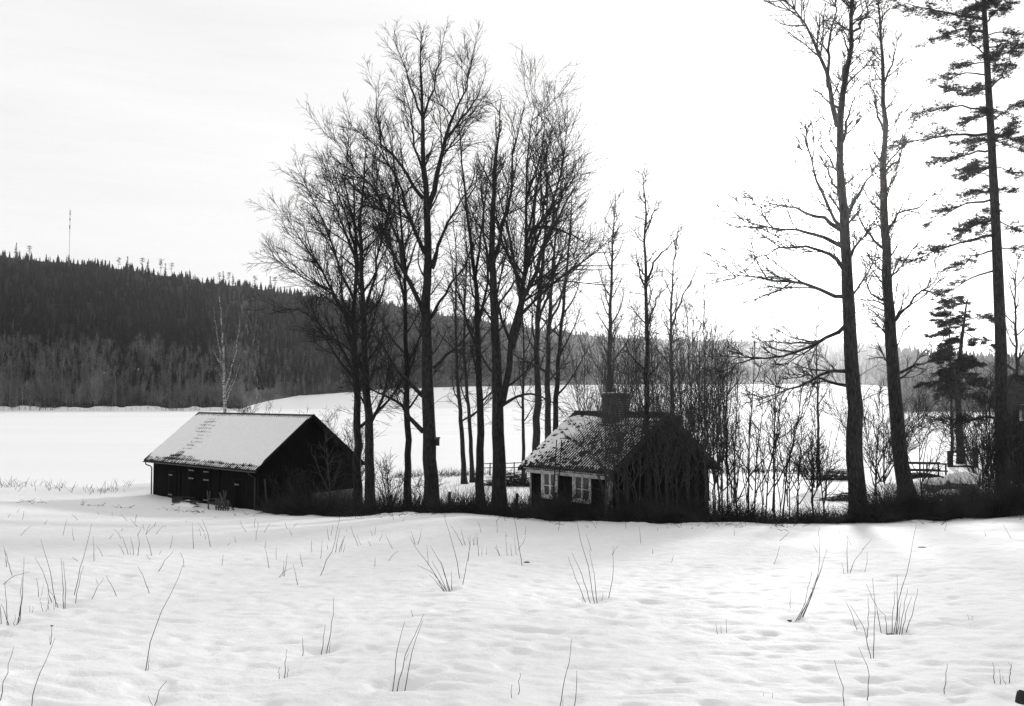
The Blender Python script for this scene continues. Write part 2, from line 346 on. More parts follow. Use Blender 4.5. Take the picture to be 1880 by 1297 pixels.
# low scrub, reeds and stones at the foot of the far bank
px = np.concatenate([q.uniform(-100, 462, 800), q.uniform(1615, 2000, 500)]); a = (px - 940) / F; sk, rd, sh, fs, zf = hcol(a)
r = sh + q.uniform(0, 10, len(px)); pos = np.stack([a * r, r, hillz(a, r) - 0.1], -1); h = q.uniform(0.6, 3.6, len(px)) * (0.3 + vn(a * 60, r * 0, 8))
V, T, mi = scatter([bare_template(26, s) for s in (21, 22)], pos, h, h * 2.2, q.uniform(0, 6.28, len(px)), q.integers(0, 2, len(px)))
tag(mk('bank_scrub', V, T, 'fartwig'), 'low dark scrub along the snowy bank of the far shore', 'scrub', kind='stuff')

# tall trees one can tell apart on the skyline
def skyline_mesh(seed, kind):
    q = np.random.default_rng(seed); paths = []; rad = []
    tv, tt = tubes(np.array([[[0, 0, 0], [0.004, 0, .5], [0, 0, 1.0]]]), np.array([[0.016, 0.012, 0.004]]), 4)
    V = []; T = []
    for k in range(64 if kind else 34):
        z = q.uniform(0.2, 0.98) if kind else q.uniform(0.55, 0.99); an = q.uniform(0, 6.28)
        ln = (0.03 + 0.15 * (1 - z)) * q.uniform(0.5, 1.2) if kind else q.uniform(0.05, 0.15)
        c = np.array([math.cos(an), math.sin(an), 0]); s = np.array([-math.sin(an), math.cos(an), 0]); p = np.array([0, 0, z]); e = p + c * ln + np.array([0, 0, -0.03 if kind else 0.02])
        b = len(V); V += [p + s * 0.01, p - s * 0.01, e - s * ln * .3 - [0, 0, .02], e + s * ln * .3 - [0, 0, .02], e + c * .02, p + [0, 0, .03]]; T += [(b, b + 1, b + 2), (b, b + 2, b + 3), (b + 3, b + 2, b + 4), (b + 5, b + 2, b + 3)]
    V = np.array(V); T = np.array(T); return tv, tt, V, T
SK = [skyline_mesh(40 + s, s % 2 == 0) for s in range(4)]
SKm = []
for s, (tv, tt, V, T) in enumerate(SK):
    t = mk('trunk', tv, tt, 'bark'); c = mk('crown', V, T, 'spruce2'); SKm.append((t.data, c.data)); bpy.data.objects.remove(t); bpy.data.objects.remove(c)
ORD = ['leftmost', 'second', 'third', 'fourth', 'fifth', 'sixth', 'seventh', 'eighth', 'ninth', 'tenth', 'eleventh', 'twelfth', 'thirteenth', 'fourteenth', 'fifteenth', 'sixteenth', 'seventeenth', 'eighteenth']
def ordinal(k, n): return 'leftmost' if k == 0 else ('rightmost' if k == n - 1 else ORD[k] + ' from the left')
ridge = [(24, 456, 18), (48, 462, 16), (118, 478, 13), (214, 484, 18), (230, 482, 24), (257, 486, 28), (268, 487, 26), (292, 488, 30), (300, 495, 24), (312, 494, 18), (345, 505, 20), (400, 512, 20), (407, 509, 26), (418, 512, 24), (425, 513, 22), (466, 517, 14), (494, 518, 20), (503, 520, 18)]
for k, (px, py, hp) in enumerate(ridge):
    a = (px - 940) / F; rd = float(hcol(a)[1]) - 15; z = float(hillz(np.array(a), np.array(rd)))
    top = P(px, py - 9 - hp * 0.12, rd); H = top[2] - z + 0.5
    o = empty('ridge_pine', (a * rd, rd, z - 0.5)); o.rotation_euler[2] = k * 1.3; kk = k % 4
    tag(o, ('round-topped tall pine' if k % 2 else 'pointed tall spruce') + ' on the hill skyline, ' + ordinal(k, 18), 'pine tree', 'tall conifers on the skyline of the hill')
    for nm, me in zip(('trunk', 'crown'), SKm[kk]):
        c = bpy.data.objects.new(nm, me); COL.objects.link(c); c.parent = o; c.scale = (H * 1.0, H * 1.0, H)

fb = []
for sd_ in range(3):
    q = np.random.default_rng(600 + sd_); tv, tt = tubes(np.array([[[0, 0, 0], [q.normal(0, .015), 0, .4], [q.normal(0, .02), 0, .75], [q.normal(0, .03), 0, 1.0]]]), np.array([[.013, .011, .008, .003]]), 5)
    base = np.stack([np.zeros(60), np.zeros(60), q.uniform(.35, .95, 60)], -1); an = q.uniform(0, 6.28, 60); d = np.stack([np.cos(an) * .45, np.sin(an) * .45, np.ones(60)], -1); d /= np.linalg.norm(d, axis=1, keepdims=True); e = base + d * (q.uniform(.08, .2, 60) * (1.2 - base[:, 2]) * 1.6)[:, None]
    cv, ct = tubes(np.stack([base, (base + e) / 2 + q.normal(0, .008, base.shape), e], 1), np.tile([.0035, .003, .0015], (60, 1)), 3)
    t = mk('trunk', tv, tt, 'farbirch'); c = mk('crown', cv, ct, 'fartwig'); fb.append((t.data, c.data)); bpy.data.objects.remove(t); bpy.data.objects.remove(c)
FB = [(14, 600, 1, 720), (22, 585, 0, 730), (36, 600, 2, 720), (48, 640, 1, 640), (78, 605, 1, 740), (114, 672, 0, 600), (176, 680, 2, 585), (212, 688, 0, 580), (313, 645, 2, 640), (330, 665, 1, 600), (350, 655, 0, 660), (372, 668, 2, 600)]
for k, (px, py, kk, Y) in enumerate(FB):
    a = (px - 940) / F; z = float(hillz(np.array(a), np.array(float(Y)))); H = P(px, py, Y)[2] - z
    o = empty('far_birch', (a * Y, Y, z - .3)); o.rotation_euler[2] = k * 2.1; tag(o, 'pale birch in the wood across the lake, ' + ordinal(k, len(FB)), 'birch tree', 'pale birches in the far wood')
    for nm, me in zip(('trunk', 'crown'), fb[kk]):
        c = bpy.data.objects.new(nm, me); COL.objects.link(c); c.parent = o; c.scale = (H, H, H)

# ------------------------------------------------------------------ radio mast
a = (122 - 940) / F; rd = 945.0; zb = float(hillz(np.array(a), np.array(rd))) - 1; top = P(122, 384, rd); Hm = top[2] - zb
ms = empty('radio_mast', (a * rd, rd, zb)); tag(ms, 'tall thin lattice radio mast on the wooded hilltop', 'mast')
m = MB(); R = 0.36; cs = [(R * math.cos(t), R * math.sin(t)) for t in (0.3, 2.4, 4.5)]
for x, y in cs: m.bar((x, y, 0), (x, y, Hm * .97), 0.09)
nb = 34
for k in range(nb):
    z0, z1 = Hm * .97 * k / nb, Hm * .97 * (k + 1) / nb
    for s in range(3):
        p, r2 = cs[s], cs[(s + 1) % 3]; m.bar((p[0], p[1], z0), (r2[0], r2[1], z1), 0.07)
m.build('lattice', 'metal', ms)
MB().bar((0, 0, Hm * .965), (0, 0, Hm), 0.3).build('antenna', 'greywood', ms); MB().bar((-1.0, 0, Hm * .962), (1.0, 0, Hm * .962), .35).build('crossbar', 'greywood', ms)
for z0, z1 in ((.9, .94), (.66, .72), (.8, .84)): MB().bar((0, 0, Hm * z0), (0, 0, Hm * z1), .8).build('aerial_panel', 'greywood', ms)

# far cottages among the trees of the shore wood
def far_house(px, py, Y, wd, label):
    p = P(px, py, Y); z = p[2]; o = empty('far_cottage', (p[0], p[1], z - 2), 0.3); tag(o, label, 'house', 'small cottages across the lake'); o.scale = (.6, .6, .5)
    m = MB(); m.box(-wd / 2, wd / 2, -2.5, 2.5, 0, 4.4); m.build('wall', 'tar', o)
    m = MB(); m.prism([(-wd / 2 - .4, -3, 4.3), (-wd / 2 - .4, 0, 6.3), (-wd / 2 - .4, 3, 4.3)], (wd + .8, 0, 0)); m.build('roof', 'snow', o)
    m = MB(); m.box(-.8, .8, -2.6, -2.51, 1.8, 3.5); m.build('window', 'farwhite', o)
far_house(188, 686, 620, 4.5, 'tiny dark cottage with white snowy roof in the wood across the lake')
far_house(251, 680, 640, 3.5, 'smaller far cottage, snowy roof only just showing between trees')

# ------------------------------------------------------------------ barn
def pantile(x0, x1, W2, rise, eave_z, over, cw, ch, amp, step, sgn=1, nx=5, ny=3, W=0):
    """heightfield of tiles on one roof slope, from the eave (y=-over) to the ridge (y=W2); returns surface function and grid"""
    sl = math.hypot(W2 + over, rise); ny_ = int(sl / ch * ny) + 1; nx_ = int((x1 - x0) / cw * nx) + 1
    s = np.linspace(x0, x1, nx_); t = np.linspace(0, sl, ny_)
    S, T = np.meshgrid(s, t)
    H = amp * (0.5 + 0.5 * np.cos(2 * np.pi * S / cw)) ** 1.5 + step * (1 - np.mod(T / ch, 1.0)) + 0.012 * (vn(S / cw, np.floor(T / ch), 3) - .5)
    return S, T, H, sl
def slope_to_xyz(S, T, H, W2, rise, eave_z, over, sl, W=None):
    cy, cz = (W2 + over) / sl, rise / sl
    y = -over + T * cy - H * cz; z = eave_z + T * cz + H * cy
    if W is not None: y = W - y
    return np.stack([S, y, z], -1)
def gridq(ny, nx):
    i, j = np.meshgrid(np.arange(ny - 1), np.arange(nx - 1), indexing='ij'); b = (i * nx + j).ravel(); return np.stack([b, b + 1, b + nx + 1, b + nx], -1)

BL, BW, BWALL, BR = 13.57, 7.44, 3.15, 2.95       # length, depth, wall height, roof rise
ux = np.array([0.741, -0.672]); uy = np.array([0.672, 0.741]); cr = np.array([-15.76, 58.0])
o0 = cr - ux * BL
BZ = EYE - 7.32
barn = empty('barn', (o0[0], o0[1], BZ), math.atan2(ux[1], ux[0])); tag(barn, 'long black boarded barn with snow covered gable roof', 'barn')
OV, GE = 0.5, 0.45                                  # eave and gable overhang
slope = BR / (BW / 2)
# walls
for nm, (x0, x1, y0, y1) in (('front_wall', (0, BL, 0, .14)), ('back_wall', (0, BL, BW - .14, BW))):
    m = MB(); m.box(x0, x1, y0, y1, 0.12, BWALL - .02); m.build(nm, 'tar', barn)
for nm, x0 in (('gable_wall', BL - .14), ('gable_wall', 0.0)):
    m = MB(); m.prism([(x0, .143, .12), (x0, BW - .143, .12), (x0, BW - .143, BWALL - .03), (x0, BW / 2, BWALL + BR - .13), (x0, .143, BWALL - .03)], (.14, 0, 0)); m.build(nm, 'tar', barn)
m = MB(); rb = random.Random(3)
k = 0.05
while k < BL:
    m.box(k, k + .05, -.025 - rb.uniform(0, .008), -.001, .15, BWALL - .1); k += .24 + rb.uniform(-.02, .02)
o = m.build('front_battens', 'tarbatten', barn); tag(o, kind='stuff')
m = MB(); k = 0.2
while k < BW - .1:
    hh = BWALL + (min(k, BW - k)) * slope - .2; m.box(BL + .001, BL + .026 + rb.uniform(0, .008), k, k + .05, .15, hh); k += .24 + rb.uniform(-.02, .02)
o = m.build('gable_battens', 'tarbatten', barn); tag(o, kind='stuff')
m = MB(); m.box(-.02, BL + .02, -.06, .1, -.5, .117); m.box(BL - .1, BL + .06, .104, BW, -.5, .117); m.build('plinth', 'stone', barn)
m = MB(); m.box(-.01, BL + .01, -.085, -.062, .0, .13); o = m.build('sill_board', 'greywood', barn)
for xx in (3.75, 8.9): m = MB(); m.box(xx, xx + .16, -.055, -.002, .14, BWALL - .08); m.build('wall_post', 'door', barn)
for xx in (0.0, BL - .14): m = MB(); m.box(xx - .01, xx + .15, -.05, -.002, .14, BWALL - .1); m.build('corner_board', 'tarbatten', barn)
# doors with strap hinges
def barn_door(x0, x1, z1, hinges, label=None):
    m = MB(); n = max(3, int((x1 - x0) / .2)); wv = (x1 - x0) / n
    for k in range(n): m.box(x0 + k * wv + .006, x0 + (k + 1) * wv - .006, -.075 - .006 * (k % 2), -.04, .2, z1)
    d = m.build('door', 'door', barn)
    if label: d['label'] = label
    for hx0, hx1, hz in hinges:
        m = MB(); m.box(hx0, hx1, -.1, -.083, hz - .035, hz + .035); m.box(hx0 - .02, hx0 + .05, -.112, -.1, hz - .06, hz + .06); m.build('strap_hinge', 'metal', d)
    m = MB(); m.box(x0 - .1, x0 - .005, -.07, -.03, .18, z1 + .1); m.box(x1 + .005, x1 + .1, -.07, -.03, .18, z1 + .1); m.box(x0 - .005, x1 + .005, -.068, -.03, z1 + .006, z1 + .1); m.build('door_frame', 'tarbatten', d)
barn_door(2.35, 3.15, 2.05, [(2.4, 2.85, 1.85), (2.4, 2.85, .48)], 'narrow plank door left of the double doors')
barn_door(5.1, 6.4, 2.75, [(5.15, 5.75, 2.32), (5.15, 5.75, 1.78), (5.15, 5.75, .45)], 'left leaf of the tall double doors')
barn_door(6.43, 7.75, 2.75, [(7.1, 7.68, 2.32), (7.1, 7.68, 1.78), (7.1, 7.68, .45)], 'right leaf of the tall double doors')
barn_door(10.9, 11.75, 2.0, [(10.95, 11.4, 1.72)], 'narrow plank door near the gable corner')
# roof
EZ0 = BWALL - OV * slope; RISE = slope * (BW / 2 + OV)
roof = MB()
for sg in (0, 1):
    pts = [(-GE, -OV, EZ0 - .02), (-GE, BW / 2 - (0.003 if sg == 0 else 0.003), EZ0 + RISE - .02), (-GE, BW / 2 - .003, EZ0 + RISE - .12), (-GE, -OV, EZ0 - .1)]
    if sg: pts = [(p[0], BW - p[1], p[2]) for p in pts]
    roof.prism(pts, (BL + 2 * GE, 0, 0))
roof = roof.build('roof', 'darkwood', barn)
S, T, H, sl = pantile(-GE, BL + GE, BW / 2, RISE, EZ0, OV, .235, .36, .035, .028)
V = slope_to_xyz(S, T, H, BW / 2, RISE, EZ0, OV, sl); o = mk('roof_tiles', V.reshape(-1, 3), gridq(*S.shape), 'tile', roof, smooth=False); tag(o, kind='stuff')
S2, T2, H2, sl = pantile(-GE, BL + GE, BW / 2, RISE, EZ0, OV, .235, .36, .035, .028, nx=2, ny=2)
V = slope_to_xyz(S2, T2, H2, BW / 2, RISE, EZ0, OV, sl, W=BW); o = mk('back_roof_tiles', V.reshape(-1, 3), gridq(*S2.shape)[:, ::-1], 'tile', roof); tag(o, kind='stuff')
# snow lying on the front slope, thin at eave and ridge, melted through in one streak
s = np.linspace(-GE + .1, BL + GE - .06, 280); t = np.linspace(.02, sl - .04, 110); S, T = np.meshgrid(s, t)
nz = fbm(S * .8, T * 2.2, 4, 7); fineN = vn(S * 4.2, T * 2.8, 9)
thick = 0.105 + 0 * S
eave = 0.44 + .34 * (vn(S * .7, 0 * S, 4) - .4) + .2 * (vn(S * 2.3, 0 * S, 14) - .5) + .22 * ss(.25 * BL, .6 * BL, S) * 0 + .16 * fineN + .25 * np.exp(-((S - 3.5) / 2.0) ** 2)
edge_ = ss(eave - .25, eave + .35, T); thick = thick * edge_ + (1 - edge_) * (.045 * fbm(S * 3.3, T * 5, 3, 77) - .024)
rdg = ss(sl - .42, sl - .15, T + .12 * fineN); thick = thick * (1 - rdg) + rdg * .012 * fineN
streak = np.exp(-((S - (2.3 + .28 * (sl - T) + .5 * (vn(T * 1.2, 0 * T, 2) - .5))) / (.75 + 1.1 * vn(T * .9 + 4, 0 * T, 6))) ** 2) * ss(.1, .4, T) * (1 - ss(sl - .5, sl - .2, T))
row = 0.5 + 0.5 * np.cos(2 * np.pi * T / .36)
hN = fbm(S * 1.5, T * 3.1, 4, 31); thick -= streak * (.06 + .06 * row) * (.1 + 1.7 * hN); thick = np.where(T > eave + .3, np.maximum(thick, .012 + .012 * fineN), thick)
thick = np.maximum(thick, -.012 + .03 * fineN)
H = .020 + thick + .010 * (nz - .5)
V = slope_to_xyz(S, T, H, BW / 2, RISE, EZ0, OV, sl); o = mk('roof_snow', V.reshape(-1, 3), gridq(*S.shape), 'snow', roof, smooth=True); tag(o, kind='stuff')
s = np.linspace(-GE + .1, BL + GE - .1, 80); t = np.linspace(.3, sl - .1, 40); S, T = np.meshgrid(s, t)
V = slope_to_xyz(S, T, .07 + .05 * fbm(S, T, 3, 5), BW / 2, RISE, EZ0, OV, sl, W=BW); o = mk('back_roof_snow', V.reshape(-1, 3), gridq(*S.shape)[:, ::-1], 'snow', roof, smooth=True); tag(o, kind='stuff')
m = MB()
for k in range(44):
    x0 = -GE + k * (BL + 2 * GE) / 44; pts = [(x0, BW / 2 + .15 * math.cos(t), EZ0 + RISE - .02 + .1 * math.sin(t)) for t in np.linspace(0, math.pi, 6)]; m.prism(pts, ((BL + 2 * GE) / 44 - .015, 0, .004))
o = m.build('ridge_tiles', 'tile', roof); tag(o, kind='stuff')
for x0 in (-GE - .05, BL + GE + .003):
    for sg in (0, 1):
        pts = [(x0, -OV - .04, EZ0 + .07), (x0, BW / 2 - .003, EZ0 + RISE + .1), (x0, BW / 2 - .003, EZ0 + RISE - .14), (x0, -OV - .04, EZ0 - .15)]
        if sg: pts = [(p[0], BW - p[1], p[2]) for p in pts]
        MB().prism(pts, (.045, 0, 0)).build('barge_board', 'tarbatten', barn)
# gutter and downpipes
th = np.linspace(math.pi, 2 * math.pi, 8); gx = [-GE - .05, BL + GE - .05]
V = []; 
for x in gx:
    for rad in (.075, .066):
        V += [(x, -OV - .075 + rad * math.cos(t), EZ0 - .055 + rad * math.sin(t)) for t in th]
Fg = [(i, i + 1, 17 + i, 16 + i) for i in range(7)] + [(8 + i, 24 + i, 25 + i, 9 + i) for i in range(7)] + [(0, 16, 24, 8), (7, 15, 31, 23)]
mk('gutter', np.array(V), np.array(Fg), 'gutter', barn)
def pipe(pts, r, name, m, parent, sides=8):
    v, q = tubes(np.array([pts], float), np.full((1, len(pts)), r), sides); return mk(name, v, q, m, parent, smooth=True)
pipe([(-.15, -OV - .07, EZ0 - .12), (-.15, -OV - .06, EZ0 - .26), (-.14, -.2, EZ0 - .42), (-.12, -.12, EZ0 - .52), (-.12, -.12, .3), (-.12, -.16, .18), (-.14, -.4, .1)], .045, 'downpipe', 'darkmetal', barn)
pipe([(BL - .3, -OV - .07, EZ0 - .12), (BL - .3, -OV - .06, EZ0 - .24), (BL - .28, -.18, EZ0 - .42), (BL - .26, -.12, EZ0 - .52), (BL - .26, -.12, .3), (BL - .26, -.16, .12)], .04, 'downpipe', 'greywood', barn)

def inbarn(x, y, z=0.0): p = o0 + ux * x + uy * y; return (p[0], p[1], BZ + z)
RZB = math.atan2(ux[1], ux[0])
# things standing by the barn
p = inbarn(6.8, -1.35); st = empty('wooden_crate', (p[0], p[1], G(p[0], p[1]) - .05), RZB); tag(st, 'dark open wooden crate in front of the double doors', 'crate')
for k in range(3): MB().box(-.75, .75, -.45, -.42, .02 + k * .15, .15 + k * .15).build('plank', 'darkwood', st)
for k in range(3): MB().box(-.75, .75, .42, .45, .02 + k * .15, .15 + k * .15).build('plank', 'darkwood', st)
for x in (-.72, .69):
    for k in range(3): MB().box(x, x + .03, -.417, .417, .02 + k * .15, .15 + k * .15).build('plank', 'greywood' if x < 0 else 'darkwood', st)
MB().box(-.72, .72, -.417, .417, .0, .03).build('bottom', 'darkwood', st)
p = inbarn(8.2, -1.9); gz = G(p[0], p[1]); pl = empty('plank_pile', (p[0], p[1], gz), RZB + .1); tag(pl, 'flat heap of half snowed boards beside the crate', 'boards')
for k in range(7): MB().bar((-.9 + .12 * k, -.5 + .1 * (k % 3), .04 + .05 * k), (.6 + .08 * k, .4 - .12 * (k % 4), .06 + .045 * k), .16, .03).build('board', 'greywood', pl)
q = np.random.default_rng(3); s = np.linspace(-1, 1, 24); S, T = np.meshgrid(s, s); rr_ = np.hypot(S, T * 1.0)
mk('snow_cap', np.stack([S * 1.1 - .1, T * .6, .30 * (1 - rr_ ** 2) * (.6 + .8 * fbm(S * 2, T * 2, 3, 4)) + .02], -1).reshape(-1, 3), gridq(24, 24), 'snow', pl, smooth=True)
def sawbuck(x, y, rz, label, ln=1.1, mt='greywood'):
    p = inbarn(x, y); gz = G(p[0], p[1]) - .03; o = empty('sawbuck', (p[0], p[1], gz), RZB + rz); tag(o, label, 'sawbuck', 'trestles beside the barn')
    for xx in (-ln / 2, ln / 2):
        MB().bar((xx, -.42, 0), (xx, .32, 1.15), .09, .06, (1, 0, 0)).build('leg', mt, o); MB().bar((xx + .07, .42, 0), (xx + .07, -.32, 1.15), .09, .06, (1, 0, 0)).build('leg', mt, o)
    for y0 in (-.22, .24): MB().bar((-ln / 2 + .02, y0, .42), (ln / 2 + .04, y0, .42), .05, .08).build('rail', mt, o)
    for y0 in (0.02,): MB().bar((-ln / 2, y0, .66), (ln / 2 + .07, y0, .66), .07).build('rail', mt, o)
sawbuck(10.6, -1.2, 1.2, 'grey wooden sawbuck with crossed legs near the barn corner', 1.0)
p = inbarn(11.75, -1.45); pk = empty('wooden_rack', (p[0], p[1], G(p[0], p[1]) - .03), RZB + .25); tag(pk, 'low slatted wooden rack beside the sawbuck', 'rack')
for k in range(6): MB().box(-.55 + k * .2, -.44 + k * .2, -.03, .0, .02, .7).build('slat', 'greywood', pk)
for z in (.15, .55): MB().box(-.6, .62, .003, .05, z, z + .08).build('rail', 'greywood', pk)
for x in (-.52, .5): MB().bar((x, .05, .6), (x, .5, 0), .06).build('strut', 'greywood', pk)
MB().bar((-.05, -.06, .35), (.4, -.05, 1.15), .09, .05, (0, 1, 0)).build('crossed_board', 'greywood', pk); MB().bar((.32, -.1, .35), (-.12, -.11, 1.15), .09, .05, (0, 1, 0)).build('crossed_board', 'greywood', pk)
p1 = P(491, 939, 57.0); p1[2] = G(p1[0], p1[1]); p2 = P(486, 880, 57.6)
tag(MB().bar(p1, p2, .2, .05, (1, 0, 0)).build('leaning_plank', 'greywood'), 'single grey plank leaning upright by the barn corner', 'plank')
# low concrete wall in front of the barn gable
pa = P(572, 905, 56.5); pb = P(646, 904, 59.5); pa[2] = pb[2] = 0
cw_ = empty('concrete_wall', (pa[0], pa[1], G(pa[0], pa[1]) - .2)); tag(cw_, 'low grey concrete wall topped with snow below the barn gable', 'wall')
hz_ = P(600, 906, 57.5)[2] - (G(pa[0], pa[1]) - .2)
dv = Vector((pb[0] - pa[0], pb[1] - pa[1], 0)); nv = Vector((dv.y, -dv.x, 0)).normalized() * .3
MB().prism([(0, 0, 0), tuple(nv), tuple(nv + Vector((0, 0, hz_))), (0, 0, hz_)], tuple(dv)).build('block', 'concrete', cw_)
MB().prism([(0, 0, hz_ + .003), tuple(nv + Vector((0, 0, hz_ + .003))), tuple(nv * .8 + Vector((0, 0, hz_ + .1))), tuple(nv * .2 + Vector((0, 0, hz_ + .1)))], tuple(dv)).build('snow_cap', 'concrete', cw_)

# ------------------------------------------------------------------ cottage
CL, CW, CWALL, CR = 5.75, 7.3, 3.0, 2.55
vx = np.array([0.633, -0.774]); vy = np.array([0.774, 0.633]); cc = np.array([4.61, 44.0]); c0 = cc - vx * CL; CZ = EYE - 6.42
cot = empty('cottage', (c0[0], c0[1], CZ), math.atan2(vx[1], vx[0])); tag(cot, 'small dark cottage with white window frames and snowy tiled roof', 'cottage')
COV, CGE = .42, .45; csl = CR / (CW / 2); CE = CWALL - COV * csl; CRISE = csl * (CW / 2 + COV)
WINS = [(0.98, 2.02), (3.32, 4.42)]; WZ0, WZ1 = 1.36, 2.64
m = MB()
xs = [0] + [v for w_ in WINS for v in w_] + [CL]
for k in range(0, 6, 2): m.box(xs[k], xs[k + 1], 0, .16, .3, CWALL - .02)
for a_, b_ in WINS: m.box(a_, b_, 0, .16, .3, WZ0); m.box(a_, b_, 0, .16, WZ1, CWALL - .02)
m.build('front_wall', 'tar', cot)
MB().box(0, CL, CW - .16, CW, .3, CWALL - .02).build('back_wall', 'tar', cot)
for x0 in (0.0, CL - .16):
    MB().prism([(x0, .163, .3), (x0, CW - .163, .3), (x0, CW - .163, CWALL - .03), (x0, CW / 2, CWALL + CR - .13), (x0, .163, CWALL - .03)], (.16, 0, 0)).build('gable_wall', 'tar', cot)
m = MB(); k = .08
while k < CL - .1:
    inw = [w_ for w_ in WINS if w_[0] - .14 < k < w_[1] + .1]
    if inw: m.box(k, k + .04, -.024, -.001, .32, WZ0 - .13); m.box(k, k + .04, -.024, -.001, WZ1 + .13, CWALL - .15)
    else: m.box(k, k + .04, -.024 - rb.uniform(0, .006), -.001, .32, CWALL - .15)
    k += .19
tag(m.build('front_battens', 'tarbatten', cot), kind='stuff')
m = MB(); k = .2
while k < CW - .1: m.box(CL + .001, CL + .025 + rb.uniform(0, .006), k, k + .04, .32, CWALL + min(k, CW - k) * csl - .2); k += .19
tag(m.build('gable_battens', 'tarbatten', cot), kind='stuff')
MB().box(-.05, CL + .05, -.05, CW + .05, -.6, .297).build('foundation', 'stone', cot)
for x0, x1, y0, y1 in ((-.025, .1, -.045, -.003), (CL - .12, CL + .03, -.045, -.003), (CL + .027, CL + .05, -.043, .16)):
    MB().box(x0, x1, y0, y1, .3, CWALL - .12).build('corner_board', 'fascia', cot)
for n_, (a_, b_) in enumerate(WINS):
    wn = empty('window', (0, 0, 0)); wn.parent = cot
    m = MB(); f_ = .12
    m.box(a_ - .1, a_ + .02, -.05, -.003, WZ0 - .1, WZ1 + .1); m.box(b_ - .02, b_ + .1, -.05, -.003, WZ0 - .1, WZ1 + .1); m.box(a_ + .02, b_ - .02, -.048, -.003, WZ1 - .02, WZ1 + .12); m.box(a_ + .02, b_ - .02, -.055, -.003, WZ0 - .12, WZ0 + .02)
    m.build('frame', 'white', wn)
    MB().box(a_ - .12, b_ + .12, -.11, -.057, WZ0 - .1, WZ0 - .06).build('sill', 'white', wn)
    mid = (a_ + b_) / 2; zr = WZ0 + .43 * (WZ1 - WZ0)
    for x0, x1 in ((a_ + .02, mid - .003), (mid + .003, b_ - .02)):
        m = MB(); m.box(x0, x0 + .06, .0, .045, WZ0 + .02, WZ1 - .02); m.box(x1 - .06, x1, .0, .045, WZ0 + .02, WZ1 - .02)
        m.box(x0 + .06, x1 - .06, .001, .044, WZ0 + .02, WZ0 + .09); m.box(x0 + .06, x1 - .06, .001, .044, WZ1 - .08, WZ1 - .02); m.box(x0 + .06, x1 - .06, .004, .04, zr - .018, zr + .018)
        m.build('casement', 'white', wn)
        for z0, z1 in ((WZ0 + .09, zr - .018), (zr + .018, WZ1 - .08)): MB().box(x0 + .06, x1 - .06, .02, .026, z0, z1).build('pane', 'glass', wn)
    MB().box(a_, b_, .1, .13, WZ0, WZ1).build('curtain', 'concrete', wn)
MB().box(.15, CL + .1, -COV - .03, -COV - .003, CE - .17, CE + .0).build('fascia_board', 'fascia', cot)
rf = MB()
for sg in (0, 1):
    pts = [(-CGE, -COV, CE - .02), (-CGE, CW / 2 - .003, CE + CRISE - .02), (-CGE, CW / 2 - .003, CE + CRISE - .12), (-CGE, -COV, CE - .1)]
    if sg: pts = [(p[0], CW - p[1], p[2]) for p in pts]
    rf.prism(pts, (CL + 2 * CGE, 0, 0))
rf = rf.build('roof', 'darkwood', cot)
S, T, H, sl = pantile(-CGE, CL + CGE, CW / 2, CRISE, CE, COV, .18, .34, .066, .03, nx=6, ny=3)
sag = -.05 * np.sin(np.pi * (S + CGE) / (CL + 2 * CGE)) + .03 * (fbm(S * .5, T * .5, 2, 8) - .5)
V = slope_to_xyz(S, T, H + sag * (T / sl) + .05, CW / 2, CRISE, CE, COV, sl); tag(mk('roof_tiles', V.reshape(-1, 3), gridq(*S.shape), 'oldtile', rf), kind='stuff')
S2, T2, H2, sl = pantile(-CGE, CL + CGE, CW / 2, CRISE, CE, COV, .22, .34, .04, .03, nx=2, ny=2)
V = slope_to_xyz(S2, T2, H2, CW / 2, CRISE, CE, COV, sl, W=CW); tag(mk('back_roof_tiles', V.reshape(-1, 3), gridq(*S2.shape)[:, ::-1], 'oldtile', rf), kind='stuff')
s = np.linspace(-CGE + .02, CL + CGE - .03, 260); t = np.linspace(.01, sl - .02, 160); S, T = np.meshgrid(s, t)
sag = -.05 * np.sin(np.pi * (S + CGE) / (CL + 2 * CGE)) + .03 * (fbm(S * .5, T * .5, 2, 8) - .5)
left = 1 - ss(1.0, 3.0, S + .35 * (sl - T))
nz = fbm(S * 1.3, T * 2.6, 4, 19); patch = fbm(S * 3.4, T * 5.5, 3, 23); crs = np.mod(T / .34, 1.0)
lev = .054 + .018 * (nz - .5) * 2 + .055 * left + .03 * (patch - .5) - .018 * crs
lev = lev - .08 * ss(.55, .75, patch) * (.5 + .5 * left) - .04 * ss(.56, .8, nz) * (1 - left)
lev = lev - .14 * ss(sl - .40, sl - .12, T + .15 * patch) - .05 * (1 - ss(.1, .4, T - .2 * (patch - .5)))
V = slope_to_xyz(S, T, lev + sag * (T / sl) + .05, CW / 2, CRISE, CE, COV, sl); tag(mk('roof_snow', V.reshape(-1, 3), gridq(*S.shape), 'snow', rf, smooth=True), kind='stuff')
